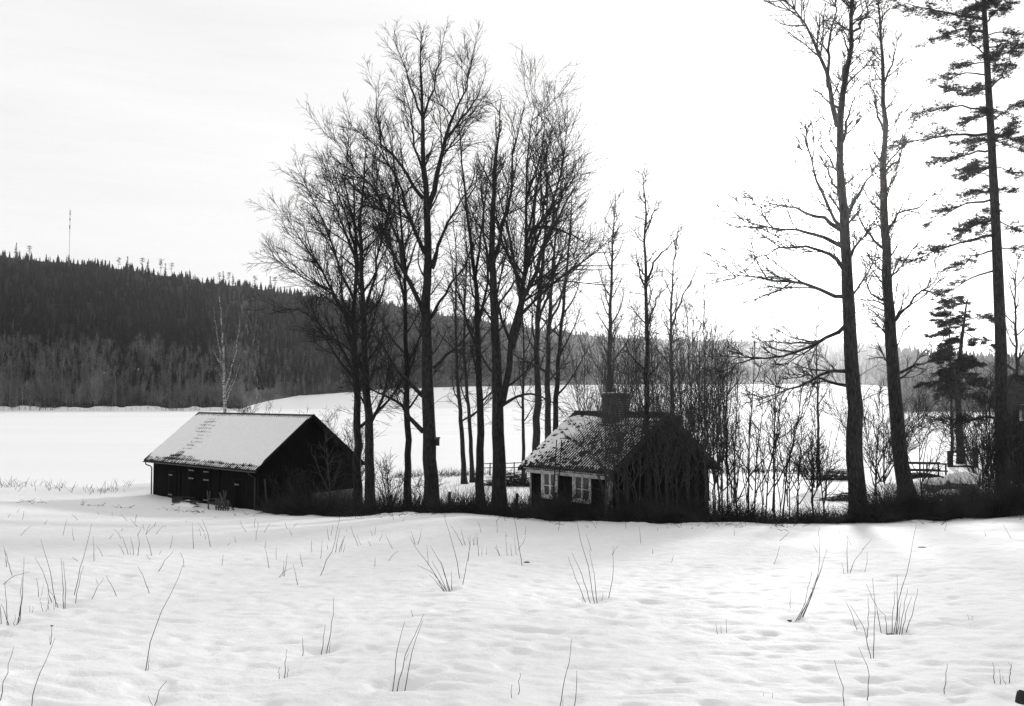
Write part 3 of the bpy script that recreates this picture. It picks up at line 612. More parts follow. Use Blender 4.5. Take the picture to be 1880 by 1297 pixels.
# moss cushions
def blob(q, c, r, rings=4, seg=7):
    V = []; 
    for k in range(rings + 1):
        ph = math.pi / 2 * k / rings
        for s_ in range(seg):
            an = 2 * math.pi * s_ / seg; R = r * math.cos(ph) * q.uniform(.75, 1.2); V.append((c[0] + R * math.cos(an), c[1] + R * math.sin(an), c[2] + r * .65 * math.sin(ph) * q.uniform(.85, 1.15)))
    Q = [(k * seg + s_, k * seg + (s_ + 1) % seg, (k + 1) * seg + (s_ + 1) % seg, (k + 1) * seg + s_) for k in range(rings) for s_ in range(seg)]
    return np.array(V), np.array(Q)
q = np.random.default_rng(9); parts = []
for k in range(95):
    s_ = -CGE + .05 + abs(q.normal(0, 1.1)) if k < 75 else q.uniform(-CGE, CL); t_ = q.uniform(0, sl * .95) ** 1.0 if k > 30 else q.uniform(0, 1.0)
    if s_ > CL: continue
    c = slope_to_xyz(np.array(s_), np.array(t_), np.array(.1), CW / 2, CRISE, CE, COV, sl); parts.append(blob(q, c, q.uniform(.05, .13)))
v_, q_ = joinm(parts); tag(mk('moss_cushions', v_, q_, 'moss', rf), kind='stuff')
m = MB()
for k in range(18):
    x0 = -CGE + k * (CL + 2 * CGE) / 18; m.prism([(x0, CW / 2 + .17 * math.cos(t), CE + CRISE + .0 + .13 * math.sin(t)) for t in np.linspace(0, math.pi, 6)], ((CL + 2 * CGE) / 18 - .02, 0, .006))
tag(m.build('ridge_tiles', 'oldtile', rf), kind='stuff')
for x0 in (-CGE - .05, CL + CGE + .003):
    for sg in (0, 1):
        pts = [(x0, -COV - .04, CE + .06), (x0, CW / 2 - .003, CE + CRISE + .1), (x0, CW / 2 - .003, CE + CRISE - .16), (x0, -COV - .04, CE - .16)]
        if sg: pts = [(p[0], CW - p[1], p[2]) for p in pts]
        MB().prism(pts, (.045, 0, 0)).build('barge_board', 'greywood', cot)
# chimney
cx, cy = 2.95, CW / 2 - .35
ch = MB(); ch.box(cx - .56, cx + .56, cy - .42, cy + .42, CWALL + CR - 1.0, CWALL + CR + 1.06); ch = ch.build('chimney', 'brick', cot)
MB().box(cx - .61, cx + .61, cy - .47, cy + .47, CWALL + CR + .84, CWALL + CR + .98).build('corbel', 'brick', ch)
MB().box(cx - .58, cx + .58, cy - .44, cy + .44, CWALL + CR + 1.062, CWALL + CR + 1.11).build('snow_cap', 'snow', ch)
MB().box(cx - .6, cx + .6, cy - .46, cy - .422, CWALL + CR - .75, CWALL + CR - .6).build('flashing', 'darkmetal', ch)
# ladder against the eave
def incot(x, y, z): p = c0 + vx * x + vy * y; return Vector((p[0], p[1], CZ + z))
lad = empty('ladder', tuple(incot(2.62, -.95, .0))); lad.rotation_euler[2] = math.atan2(vx[1], vx[0]); tag(lad, 'thin dark ladder standing against the cottage eave between the windows', 'ladder')
for x in (0, .36): MB().bar((x, 0, -.1), (x, .42, 4.3), .032, .045, (1, 0, 0)).build('rail', 'darkwood', lad)
for k in range(13): z = .2 + k * .3; MB().bar((0, .42 * z / 4.3, z), (.36, .42 * z / 4.3, z), .022).build('rung', 'darkwood', lad)

# ------------------------------------------------------------------ bare trees
def norm(v): return v / (np.linalg.norm(v, axis=-1, keepdims=True) + 1e-9)
def grow(q, base, d, ln, K, wig, up):
    pts = [base]; d = norm(d); st = (ln / (K - 1))[:, None]
    for k in range(K - 1):
        pts.append(pts[-1] + d * st); d = norm(d + wig * q.normal(size=d.shape) + np.array([0, 0, 1.0]) * up)
    return np.stack(pts, 1)
def spawn(q, Pp, Rp, Lp, dens, t0, t1, ang, ratio, lmin, K, wig, up, rr_, rmin, nmin=0, flat=1.0):
    N, Kp, _ = Pp.shape; cnt = np.maximum(nmin, (Lp * dens + q.uniform(0, 1, N)).astype(int)); pid = np.repeat(np.arange(N), cnt); Mn = len(pid)
    if Mn == 0: return np.zeros((0, K, 3)), np.zeros((0, K)), np.zeros(0)
    t = t0 + (t1 - t0) * q.uniform(0, 1, Mn) ** 0.85; f = t * (Kp - 1); s = np.minimum(f.astype(int), Kp - 2); w_ = (f - s)[:, None]
    base = Pp[pid, s] * (1 - w_) + Pp[pid, s + 1] * w_; tn = norm(Pp[pid, s + 1] - Pp[pid, s]); rad = Rp[pid, s] * (1 - w_[:, 0]) + Rp[pid, s + 1] * w_[:, 0]
    pr = q.normal(size=(Mn, 3)); pr = norm(pr - (pr * tn).sum(1, keepdims=True) * tn)
    an = np.radians(q.normal(ang, ang * .25, Mn))[:, None]; d = np.cos(an) * tn + np.sin(an) * pr; d[:, 2] *= flat
    ln = np.maximum(lmin, Lp[pid] * ratio * (1.1 - .65 * t) * q.uniform(.55, 1.25, Mn))
    pt = grow(q, base, d, ln, K, wig, up); r0 = np.minimum(rad * .75, np.maximum(rmin * 1.6, ln * rr_)); tp = np.linspace(0, 1, K)[None]
    return pt, r0[:, None] * (1 - tp) + rmin * tp, ln
def resample(pts, K):
    pts = np.array(pts, float); sg = np.r_[0, np.cumsum(np.linalg.norm(np.diff(pts, axis=0), axis=1))]; t = np.linspace(0, sg[-1], K)
    # smooth Catmull-like through cubic weights
    return np.stack([np.interp(t, sg, pts[:, k]) for k in range(3)], 1), sg[-1]
TRI = [0]
def tree(name, label, cat, trunk, Y, r0, limbs=(), n1=14, l1=4.0, a1=45, t0=.35, up1=.10, d2=2.0, d3=3.6, d4=3.0, r2=.42, r3=.42, mats=('bark', 'twig'), seed=1, group=None, lean=0.0, rtip=.02, wig=.09, fine=1.0, lprof=None, sep=True, nlim=8, tw=1.0, crook=.014):
    q = np.random.default_rng(seed); K0 = 26
    x0 = (trunk[0][0] - 940) / F * Y; gb = G(x0, Y)
    pts = [P(px, py, Y) for px, py in trunk]; pts[0][2] = gb - .15; pts[0][0] = x0
    tp, TL = resample(pts, K0); tp[2:-1] += q.normal(0, .03 * min(1, r0 / .2), (K0 - 3, 3)) * [1, 1, 0]; tp[:, 1] += lean * np.linspace(0, 1, K0) * TL
    tt = np.linspace(0, 1, K0); R = .92 * r0 * ((1 - tt) ** 1.0) * (1 - .0 * tt) + rtip; R *= 1 + .55 * np.exp(-tt * TL / .55); 
    root = empty(name, (x0, Y, gb)); tag(root, label, cat, group); org = np.array([x0, Y, gb])
    # bark ridges on the trunk
    v, f = tubes(tp[None], R[None], 12); v = v + (fbm(v[:, 0] * 9 + v[:, 1] * 7, v[:, 2] * 1.1, 3, seed)[:, None] - .5) * .12 * r0 * norm(np.stack([v[:, 0] - np.repeat(tp[:, 0], 12), v[:, 1] - np.repeat(tp[:, 1], 12), 0 * v[:, 0]], -1))
    mk('trunk', v - org, f, mats[0], root, smooth=True); TRI[0] += 2 * len(f)
    K1 = 10; E = []; ER = []; EL = []
    for lb in limbs:
        rl = lb[0]; dy = lb[1]; lp = lb[2]; n = len(lp); pp = [P(px, py, Y + lean * TL * max(0, (trunk[0][1] - lp[0][1])) / max(1, trunk[0][1] - trunk[-1][1]) + dy * (i / (n - 1)) ** 1.2) for i, (px, py) in enumerate(lp)]
        g, ll = resample(pp, K1); g[1:-1] += q.normal(0, crook * ll ** .7, (K1 - 2, 3)); E.append(g); EL.append(ll); ER.append(.8 * rl * (1 - np.linspace(0, 1, K1)) ** 1.1 + .012)
    t = t0 + (1 - t0) * (np.arange(n1) + q.uniform(.1, .9, n1)) / max(1, n1) * .97; f_ = t * (K0 - 1); s = np.minimum(f_.astype(int), K0 - 2)
    if n1:
        w_ = (f_ - s)[:, None]; bs = tp[s] * (1 - w_) + tp[s + 1] * w_; rad = R[s]
        phi = np.arange(n1) * 2.4 + q.uniform(-.5, .5, n1); an = np.radians(q.normal(a1, 7, n1)) ; d = np.stack([np.sin(an) * np.cos(phi), np.sin(an) * np.sin(phi), np.cos(an)], -1)
        pr = (1 - t) ** .55 * 1.25 if lprof is None else lprof(t)
        ln = l1 * np.maximum(.22, pr) * q.uniform(.65, 1.2, n1); A = grow(q, bs, d, ln, K1, wig, up1)
        ra = np.minimum(rad * .6, .015 * ln + .010); RA = ra[:, None] * (1 - np.linspace(0, 1, K1)[None]) ** .9 + .012
        L1 = np.concatenate([np.array(E).reshape(-1, K1, 3), A]); R1 = np.concatenate([np.array(ER).reshape(-1, K1), RA]); N1 = np.concatenate([np.array(EL), ln])
    else: L1 = np.array(E); R1 = np.array(ER); N1 = np.array(EL)
    order = np.argsort(-R1[:, 0] * N1); big = order[:nlim] if sep else []; rest = order[len(big):]
    for i_ in big:
        v, f = tubes(L1[i_:i_ + 1], R1[i_:i_ + 1], 7); mk('limb', v - org, f, mats[0], root, smooth=True); TRI[0] += 2 * len(f)
    parts = []
    if len(rest): parts.append(tubes(L1[rest], R1[rest], 5))
    top = tp[None, int(K0 * t0):]; topR = R[None, int(K0 * t0):]; topL = np.array([TL * (1 - t0)])
    L2, R2_, N2 = spawn(q, L1, R1, N1, d2 * 1.15, .15, 1.0, 36, r2, .45, 6, .12, .10, .012, .011, 3)
    L2b, R2b, N2b = spawn(q, top, topR, topL, d2 * 1.1, .1, 1.0, 48, .1, .5, 6, .13, .09, .015, .013)
    L2 = np.concatenate([L2, L2b]); R2_ = np.concatenate([R2_, R2b]); N2 = np.concatenate([N2, N2b])
    R2_ = R2_ * tw; parts.append(tubes(L2, R2_, 4))
    L3, R3, N3 = spawn(q, L2, R2_, N2, d3 * 1.35, .12, 1.0, 36, r3 * 1.3, .4, 3, .12, .10, .009, .0085, 2)
    L3b, R3b, N3b = spawn(q, L1, R1, N1, d3 * .6, .2, 1.0, 50, .16, .35, 3, .14, .07, .009, .0085, 1)
    L3c, R3c, N3c = spawn(q, tp[None, 5:], R[None, 5:], np.array([TL]), 4.0 if sep else .1, .0, 1.0, 70, .05, .5, 3, .2, .06, .010, .0085)
    L3b = np.concatenate([L3b, L3c]); R3b = np.concatenate([R3b, R3c]); N3b = np.concatenate([N3b, N3c])
    L3 = np.concatenate([L3, L3b]); R3 = np.concatenate([R3, R3b]); N3 = np.concatenate([N3, N3b])
    R3 = R3 * tw; parts.append(tubes(L3, R3, 3))
    L4, R4, N4 = spawn(q, L3, R3, N3, d4 * .95, .15, 1.0, 34, .6, .28, 2, .1, .05, .009, .0075, 1)
    if len(L4): parts.append(tubes(L4, R4 * .9, 3))
    v, f = joinm(parts); tag(mk('twigs', v - org, f, mats[1], root), kind='stuff'); TRI[0] += 2 * len(f)
    return root

B = 'bare tree'
tree('bare_tree', 'tallest bare tree, massive trunk with nest box, left of the cottage', B,
     [(795, 930), (791, 850), (788, 790), (785, 700), (783, 560), (786, 440), (784, 380), (779, 300), (775, 200), (772, 120), (775, 58)], 53, .46,
     [(.17, 1, [(777, 793), (752, 768), (739, 743), (707, 726), (680, 712), (640, 706)]), (.15, -1, [(776, 728), (750, 699), (730, 680), (707, 649), (690, 615), (672, 570)]),
      (.12, 1, [(796, 676), (815, 656), (850, 626), (872, 598), (890, 560)]), (.16, -1.5, [(774, 564), (752, 520), (735, 470), (720, 400), (684, 345), (640, 300), (611, 246)]),
      (.15, 1.5, [(779, 465), (755, 410), (741, 373), (735, 338), (710, 299), (693, 274), (643, 231)]), (.13, -1, [(776, 365), (750, 325), (728, 295), (700, 267), (692, 200), (690, 160)]),
      (.21, 1, [(783, 385), (796, 352), (810, 302), (820, 253), (828, 210), (845, 182), (858, 140), (867, 100)]), (.13, -1.5, [(794, 494), (812, 430), (835, 388), (860, 350), (890, 320)]),
      (.08, .5, [(774, 212), (760, 171), (748, 140), (735, 107), (720, 66)]), (.08, -.5, [(777, 217), (790, 180), (799, 146), (810, 104), (816, 60)]),
      (.10, 1.5, [(778, 330), (760, 260), (752, 200), (740, 150)]), (.12, 1.2, [(786, 590), (815, 545), (850, 490), (872, 440)]), (.1, -2, [(820, 255), (850, 215), (872, 190), (893, 130)])],
     n1=18, l1=3.4, a1=46, t0=.30, seed=2, nlim=13)
tree('bare_tree', 'left of two close trunks rising beside the barn gable', B, [(658, 915), (656, 800), (655, 700), (650, 600), (655, 480), (652, 380), (646, 300)], 56, .30,
     [(.13, 1.5, [(652, 640), (625, 560), (590, 500), (555, 440), (520, 390)]), (.12, -1, [(655, 690), (620, 630), (580, 590), (540, 565), (500, 560)]), (.11, -1, [(653, 560), (618, 480), (590, 400), (565, 350), (550, 310)]), (.1, 2, [(654, 600), (610, 540), (560, 510), (510, 480), (490, 470)]), (.1, 0, [(654, 470), (635, 400), (615, 350), (600, 300)])],
     n1=20, l1=4.8, a1=48, t0=.22, seed=3)
tree('bare_tree', 'right of two close trunks rising beside the barn gable', B, [(682, 920), (678, 800), (672, 700), (668, 600), (664, 500), (660, 400), (668, 330), (672, 270)], 54, .32,
     [(.12, 1, [(668, 590), (690, 500), (705, 420), (700, 340)]), (.11, -2, [(672, 690), (640, 640), (590, 610), (545, 600)]), (.11, 1, [(666, 540), (640, 450), (612, 370), (590, 310)]), (.1, -1, [(664, 480), (645, 390), (632, 330), (628, 290)])],
     n1=20, l1=4.4, a1=45, t0=.22, seed=4)
tree('bare_tree', 'slimmer straight tree between the barn pair and the massive trunk', B, [(750, 912), (749, 800), (747, 700), (745, 600), (745, 500), (738, 420), (728, 340), (722, 280)], 57, .24,
     [(.09, 1, [(746, 560), (725, 480), (700, 410), (690, 350)]), (.08, -1, [(745, 510), (765, 440), (770, 370)])], n1=18, l1=3.2, a1=46, t0=.26, seed=5)
tree('bare_tree', 'slender leaning trunk behind, left one of two by the lake', B, [(853, 880), (848, 800), (842, 720), (838, 640), (836, 560), (838, 480), (832, 400)], 80, .23, n1=12, l1=3.4, a1=50, t0=.2, seed=6, d3=2.6)
tree('bare_tree', 'slender leaning trunk behind, right one of two by the lake', B, [(868, 885), (864, 800), (858, 720), (852, 640), (854, 560), (858, 470), (852, 390)], 82, .2, n1=12, l1=3.4, a1=50, t0=.2, seed=7, d3=2.6)
tree('bare_tree', 'straight medium trunk just left of the forked giant', B, [(882, 922), (882, 820), (880, 700), (877, 600), (872, 500), (862, 420), (850, 340), (846, 270), (842, 215)], 55, .27,
     [(.11, 1, [(877, 600), (895, 520), (900, 430), (898, 350)]), (.1, -1, [(872, 510), (885, 420), (893, 340), (905, 280)]), (.1, -1.5, [(878, 650), (850, 570), (832, 500), (820, 430)])], n1=18, l1=3.4, a1=46, t0=.26, seed=8, d2=1.7, d3=2.4, d4=2.0)
tree('bare_tree', 'thick forked giant with several upright stems beside the cottage', B, [(918, 930), (916, 850), (914, 760), (912, 660), (907, 560), (903, 450), (908, 330), (915, 240), (921, 175)], 52, .44,
     [(.24, 1, [(922, 740), (936, 660), (948, 590), (965, 500), (970, 420), (966, 330), (974, 240), (984, 185)]), (.2, -1, [(940, 640), (958, 560), (990, 470), (1013, 400), (1028, 300), (1042, 215)]), (.13, 1.5, [(972, 423), (1000, 418), (1025, 422), (1060, 436), (1085, 455)]),
      (.12, -1, [(905, 530), (890, 440), (885, 360), (878, 300)]), (.14, .5, [(906, 480), (930, 400), (940, 320), (952, 250), (962, 190)]), (.11, -1.5, [(922, 745), (945, 730), (975, 722), (1010, 735), (1040, 760)]), (.12, 1, [(990, 470), (1025, 400), (1055, 350), (1068, 315)]), (.1, 1, [(968, 480), (1000, 380), (1005, 300), (1012, 230)])],
     n1=18, l1=3.8, a1=46, t0=.28, seed=9, nlim=10, d2=1.6, d3=2.2, d4=2.0)
tree('bare_tree', 'slim trunk by the lake rail, seen left of the cottage', B, [(961, 880), (961, 800), (960, 720), (962, 640), (958, 560), (962, 480)], 84, .17, n1=12, l1=3.2, a1=50, t0=.25, seed=10, d3=2.6)
tree('bare_tree', 'thick pale-barked trunk directly behind the cottage roof edge', B, [(982, 850), (985, 780), (988, 720), (985, 640), (990, 540), (1000, 440), (1005, 350), (1000, 280)], 63, .33, [(.12, 1, [(987, 600), (1015, 520), (1035, 450), (1050, 380)]), (.1, -1, [(990, 540), (975, 450), (978, 380)])], n1=16, l1=4, a1=42, t0=.36, seed=12, mats=('palebark', 'twig'), d2=1.6, d3=2.2)
tree('bare_tree', 'middle trunk of three behind the cottage roof', B, [(1006, 840), (1006, 760), (1004, 700), (1008, 600), (1014, 500), (1022, 400), (1030, 330)], 61, .28, [(.1, 1, [(1008, 600), (1035, 530), (1060, 470), (1080, 440)])], n1=14, l1=4, a1=45, t0=.34, seed=13, mats=('palebark', 'twig'), d2=1.6, d3=2.2)
tree('bare_tree', 'right trunk of three behind the cottage roof', B, [(1020, 830), (1020, 760), (1024, 690), (1030, 600), (1040, 500), (1048, 420), (1050, 350)], 66, .26, n1=14, l1=4.2, a1=48, t0=.32, seed=14, d2=1.6, d3=2.2)
tree('bare_tree', 'pale upright tree behind the cottage, its crown left of the slim spire', B, [(1118, 900), (1118, 760), (1119, 640), (1121, 540), (1124, 460), (1127, 400), (1130, 358)], 70, .30, n1=22, l1=3.6, a1=40, t0=.42, seed=15, mats=('palebark', 'twig'), d3=2.6)
tree('bare_tree', 'slim spire-like tree rising in front of the cottage gable', B, [(1187, 950), (1189, 850), (1188, 750), (1187, 640), (1186, 560), (1184, 480), (1184, 400), (1180, 318)], 43.3, .19, [(.07, .5, [(1188, 515), (1205, 475), (1225, 455), (1245, 435)]), (.06, -.6, [(1186, 540), (1172, 490), (1166, 455)]), (.05, .4, [(1184, 430), (1200, 390), (1220, 360)]), (.06, .6, [(1188, 600), (1205, 550), (1228, 520)])], n1=14, l1=1.7, a1=45, t0=.4, seed=16, mats=('bark', 'twig'), d2=1.8, d3=2.4, d4=2)
tree('bare_tree', 'faint slender tree right of the spire-like one, behind saplings', B, [(1232, 900), (1234, 760), (1232, 660), (1232, 560), (1236, 490), (1244, 430), (1248, 405)], 66, .2, [(.1, 1, [(1233, 600), (1250, 550), (1270, 515), (1285, 480)])], n1=14, l1=3.0, a1=42, t0=.4, seed=17, mats=('palebark', 'twig'), d3=2.2)
tree('bare_tree', 'mighty right-hand tree washed out by the low sun', B, [(1573, 958), (1571, 850), (1566, 720), (1560, 600), (1554, 500), (1550, 400), (1543, 300), (1540, 220), (1555, 130), (1563, 60), (1562, -60), (1560, -130)], 42.3, .43,
     [(.15, 1, [(1538, 232), (1522, 160), (1508, 110), (1490, 60), (1462, 5), (1440, -40)]), (.1, -1, [(1548, 420), (1520, 370), (1500, 330), (1488, 280), (1470, 210)]), (.13, 1, [(1548, 425), (1515, 400), (1470, 388), (1420, 375), (1385, 360)]),
      (.12, -1.5, [(1551, 455), (1505, 432), (1450, 425), (1390, 410), (1340, 400)]), (.12, 1, [(1553, 500), (1520, 470), (1480, 450), (1430, 460), (1370, 475)]), (.12, -1, [(1558, 545), (1515, 528), (1460, 520), (1410, 515), (1345, 505), (1320, 500)]),
      (.12, 1.5, [(1560, 590), (1535, 610), (1490, 632), (1455, 650), (1400, 655), (1330, 668)]), (.11, -.5, [(1562, 680), (1520, 685), (1470, 705), (1430, 718), (1395, 730)]), (.1, 1, [(1566, 710), (1520, 700), (1480, 690), (1440, 695)]),
      (.11, -1, [(1552, 480), (1580, 440), (1600, 420)]), (.1, .5, [(1556, 395), (1570, 370), (1600, 320), (1620, 290)]), (.08, 1, [(1545, 360), (1525, 330), (1515, 290)]), (.1, -1, [(1542, 280), (1560, 200), (1580, 160)]), (.09, 0, [(1520, 160), (1520, 90), (1535, 30), (1540, -40)]), (.08, 1, [(1563, 70), (1590, 30), (1605, -20)])],
     n1=18, l1=2.8, a1=46, t0=.36, seed=18, nlim=15, up1=.06, d2=2.4, d3=3.2, d4=2.0, tw=1.4, crook=.024, wig=.13)
tree('bare_tree', 'tall leaning tree between the sunlit giant and the pine', B, [(1664, 912), (1655, 850), (1645, 760), (1636, 640), (1630, 540), (1626, 440), (1622, 330), (1625, 230), (1622, 140), (1616, 50), (1608, -40)], 50, .44,
     [(.08, 1, [(1624, 320), (1645, 300), (1660, 270), (1665, 220)]), (.08, -1, [(1622, 240), (1610, 200), (1600, 160), (1595, 120)]), (.1, 1, [(1626, 430), (1650, 395), (1690, 380), (1720, 350)]), (.1, -1, [(1628, 460), (1600, 440), (1575, 395), (1590, 350)]), (.1, 1.5, [(1634, 600), (1670, 560), (1700, 530), (1720, 480)]), (.1, -1, [(1640, 690), (1680, 670), (1710, 665), (1735, 640)]), (.09, 1, [(1632, 560), (1600, 540), (1580, 500)]), (.07, 0, [(1624, 150), (1640, 110), (1655, 60)])],
     n1=34, l1=2.6, a1=48, t0=.22, seed=19, nlim=10, d2=2.2, d3=3.0, d4=1.6, tw=1.35, crook=.022, wig=.1)
tree('birch_tree', 'lone pale birch with mottled bark standing behind the barn', 'birch tree', [(415, 910), (413, 800), (412, 720), (411, 660), (408, 610), (405, 570), (402, 530)], 85, .21,
     [(.09, 0, [(412, 720), (425, 680), (437, 630), (440, 580)]), (.08, 1, [(412, 690), (402, 640), (396, 600), (392, 560)]), (.06, -1, [(413, 740), (430, 700), (440, 670)])], n1=16, l1=2.6, a1=32, t0=.42, seed=20, mats=('birch', 'birchtwig'), d3=2.6, d4=2)
tree('small_birch', 'young pale sapling in front of the dark barn gable', 'sapling', [(608, 945), (606, 905), (603, 870), (600, 830), (597, 800)], 55.3, .06, [(.03, .3, [(606, 905), (592, 880), (580, 850), (570, 825)]), (.03, -.3, [(605, 895), (618, 870), (626, 845)]), (.03, .2, [(607, 915), (590, 905), (575, 890)])], n1=6, l1=1.0, a1=40, t0=.3, seed=21, mats=('palebark', 'palebark'), d2=1.4, d3=1, d4=.6, sep=False, rtip=.008)
SH = 'bare shrub'
for k, (px, Y, py, lb) in enumerate([(530, 55.2, 872, 'round bushy shrub in front of the barn corner'), (640, 60, 790, 'wispy sapling growing behind the barn pair of trunks'), (585, 74, 770, 'thin sapling rising above the back of the barn roof'), (715, 56.0, 850, 'bushy shrub at the foot of the slim straight tree'), (770, 55, 880, 'low shrub at the foot of the massive trunk'), (455, 84, 745, 'small bush beside the pale birch behind the barn')]):
    q = np.random.default_rng(100 + k); lim = []
    H = 940 - py
    for j in range(9):
        an = q.uniform(-1, 1); lim.append((.018, q.normal(0, .8), [(px + an * 4, 935), (px + an * 22, 935 - H * .45), (px + an * 42, 935 - H * q.uniform(.75, 1.0))]))
    tree('bare_shrub', lb, SH, [(px, 935), (px + 2, 935 - H * .5), (px - 3, py)], Y, .028, lim, n1=4, l1=.8, t0=.3, seed=120 + k, d2=2.0, d3=2.2, d4=1.0, r2=.35, sep=False, rtip=.006, mats=('twig', 'twig'))
# saplings round the cottage gable and along the field edge
SAP = [(1150, 52, 590, 'thin'), (1100, 56, 600, 'thin'), (1140, 60, 560, 'thin'), (1205, 43.3, 640, 'gable'), (1222, 43.0, 600, 'gable'), (1243, 43.6, 655, 'gable'), (1262, 43.2, 575, 'gable'), (1278, 44.2, 620, 'gable'), (1296, 43.0, 560, 'gable'), (1312, 43.8, 640, 'gable'),
       (1180, 58, 570, 'thin'), (1260, 62, 560, 'thin'), (1300, 60, 590, 'thin'), (1070, 60, 620, 'thin'), (1085, 52, 640, 'thin'), (1122, 50, 600, 'thin'), (1165, 54, 585, 'thin'), (1210, 56, 560, 'thin'), (1238, 52, 590, 'thin'), (1282, 54, 570, 'thin'), (1318, 52, 600, 'thin'), (1345, 58, 640, 'thin'), (1112, 42.7, 665, 'gable'), (1135, 42.9, 690, 'gable'), (1152, 43.1, 660, 'gable'), (1170, 43.0, 620, 'gable'), (1322, 43.4, 600, 'gable'), (1400, 44, 690, 'edge'), (1446, 43.8, 700, 'edge'), (1490, 45, 760, 'edge'), (1334, 44, 620, 'edge'), (1352, 42.8, 690, 'edge'), (1370, 43, 560, 'edge'), (1381, 43.6, 640, 'edge'), (1418, 42.5, 585, 'edge'), (1431, 43, 650, 'edge'), (1462, 44.5, 730, 'edge'), (1512, 46, 720, 'edge'), (1604, 46, 770, 'edge'), (1690, 45, 780, 'edge'), (1812, 44, 690, 'right'), (1830, 45, 660, 'right'), (1864, 44, 700, 'right')]
WHERE = {'thin': 'thin bare sapling behind the cottage chimney', 'gable': 'bare sapling in front of cottage gable', 'edge': 'thin sapling at the field edge right of the cottage', 'right': 'twiggy sapling beside the pine trunk'}
for k, (px, Y, py, kd) in enumerate(SAP):
    same = sorted(t_[0] for t_ in SAP if t_[3] == kd); lbs = WHERE[kd] + ', ' + ordinal(same.index(px), len(same))
    q = np.random.default_rng(200 + k); b0 = 955; H = b0 - py; lx = q.normal(0, 16); py = py + q.normal(0, 30); H = b0 - py; lim = []
    for j in range({'thin': 3, 'gable': 5, 'edge': 2, 'right': 5}[kd]):
        dx = q.normal(-18 if kd == 'gable' else 0, 26); f_ = q.uniform(.5, .95); lim.append((q.uniform(.012, .024), q.normal(0, .7), [(px + lx * .05, b0 - q.uniform(0, .25) * H), (px + dx * .3, b0 - .45 * H * f_), (px + dx * .7, b0 - .75 * H * f_), (px + dx * q.uniform(.9, 1.6), b0 - H * f_)]))
    tree('sapling', lbs, 'sapling', [(px, b0), (px + lx * .3, b0 - .35 * H), (px + lx * .8, b0 - .7 * H), (px + lx, py)], Y, q.uniform(.022, .05), lim, n1=12 if kd != 'edge' else 9, l1=1.7, a1=34, t0=.22, seed=300 + k, tw={'thin': .8, 'gable': .75, 'edge': .8, 'right': .8}[kd], d2={'thin': 1.8, 'gable': 1.4, 'edge': 1.5, 'right': 2.0}[kd], d3={'thin': 1.6, 'gable': 1.2, 'edge': 1.2, 'right': 2.0}[kd], d4={'thin': .9, 'gable': .6, 'edge': .6, 'right': 1.0}[kd], r2=.36, sep=False, rtip=.008, wig=.06,
         mats=('twig', 'twig') if kd not in ('thin', 'gable') else ('palebark', 'palebark') if kd == 'thin' else ('palebark', 'palebark'), group={'thin': 'saplings behind the cottage', 'gable': 'saplings in front of the gable', 'edge': 'saplings along the field edge', 'right': 'saplings by the pine'}[kd])
for k, (px, Y, py, lb) in enumerate([(1497, 70, 812, 'round dense bush on the lake bank behind the field-edge saplings'), (1620, 66, 700, 'dense twiggy thicket between the two tall right-hand trees'), (1800, 58, 700, 'pale twiggy bush left of the pine trunk')]):
    q = np.random.default_rng(400 + k); x0, gy = px, 729 + (EYE - G((px - 940) / F * Y, Y)) / Y * F; H = gy - py; lim = []
    for j in range(16):
        an = q.uniform(-1, 1); lim.append((.02, q.normal(0, 1), [(px + an * 5, gy - 2), (px + an * .35 * H, gy - H * .45), (px + an * .6 * H, gy - H * q.uniform(.6, 1.0))]))
    tree('bare_shrub', lb, SH, [(px, gy), (px + 2, gy - H * .5), (px - 3, py)], Y, .04, lim, n1=4, l1=1.4, t0=.3, seed=420 + k, d2=2.6, d3=2.4, d4=1.2, r2=.38, sep=False, rtip=.006, mats=(('twig', 'twig'), ('twig', 'twig'), ('palebark', 'palebark'))[k])
# background birches in the far right corner
for k, (px, Y, py, lb) in enumerate([(1866, 62, 470, 'bare tree at the right border behind the pine'), (1745, 90, 540, 'thin bare tree behind the pine, nearer the lake'), (1500, 92, 560, 'slender trunk by the round bush on the bank')]):
    gy = 729 + (EYE - G((px - 940) / F * Y, Y)) / Y * F
    tree('bare_tree', lb, B, [(px, gy), (px + 2, gy - 100), (px - 2, py + 60), (px + 3, py)], Y, .16, n1=16, l1=3.0, a1=42, t0=.3, seed=500 + k, d3=2.4, d4=1.5, sep=False)

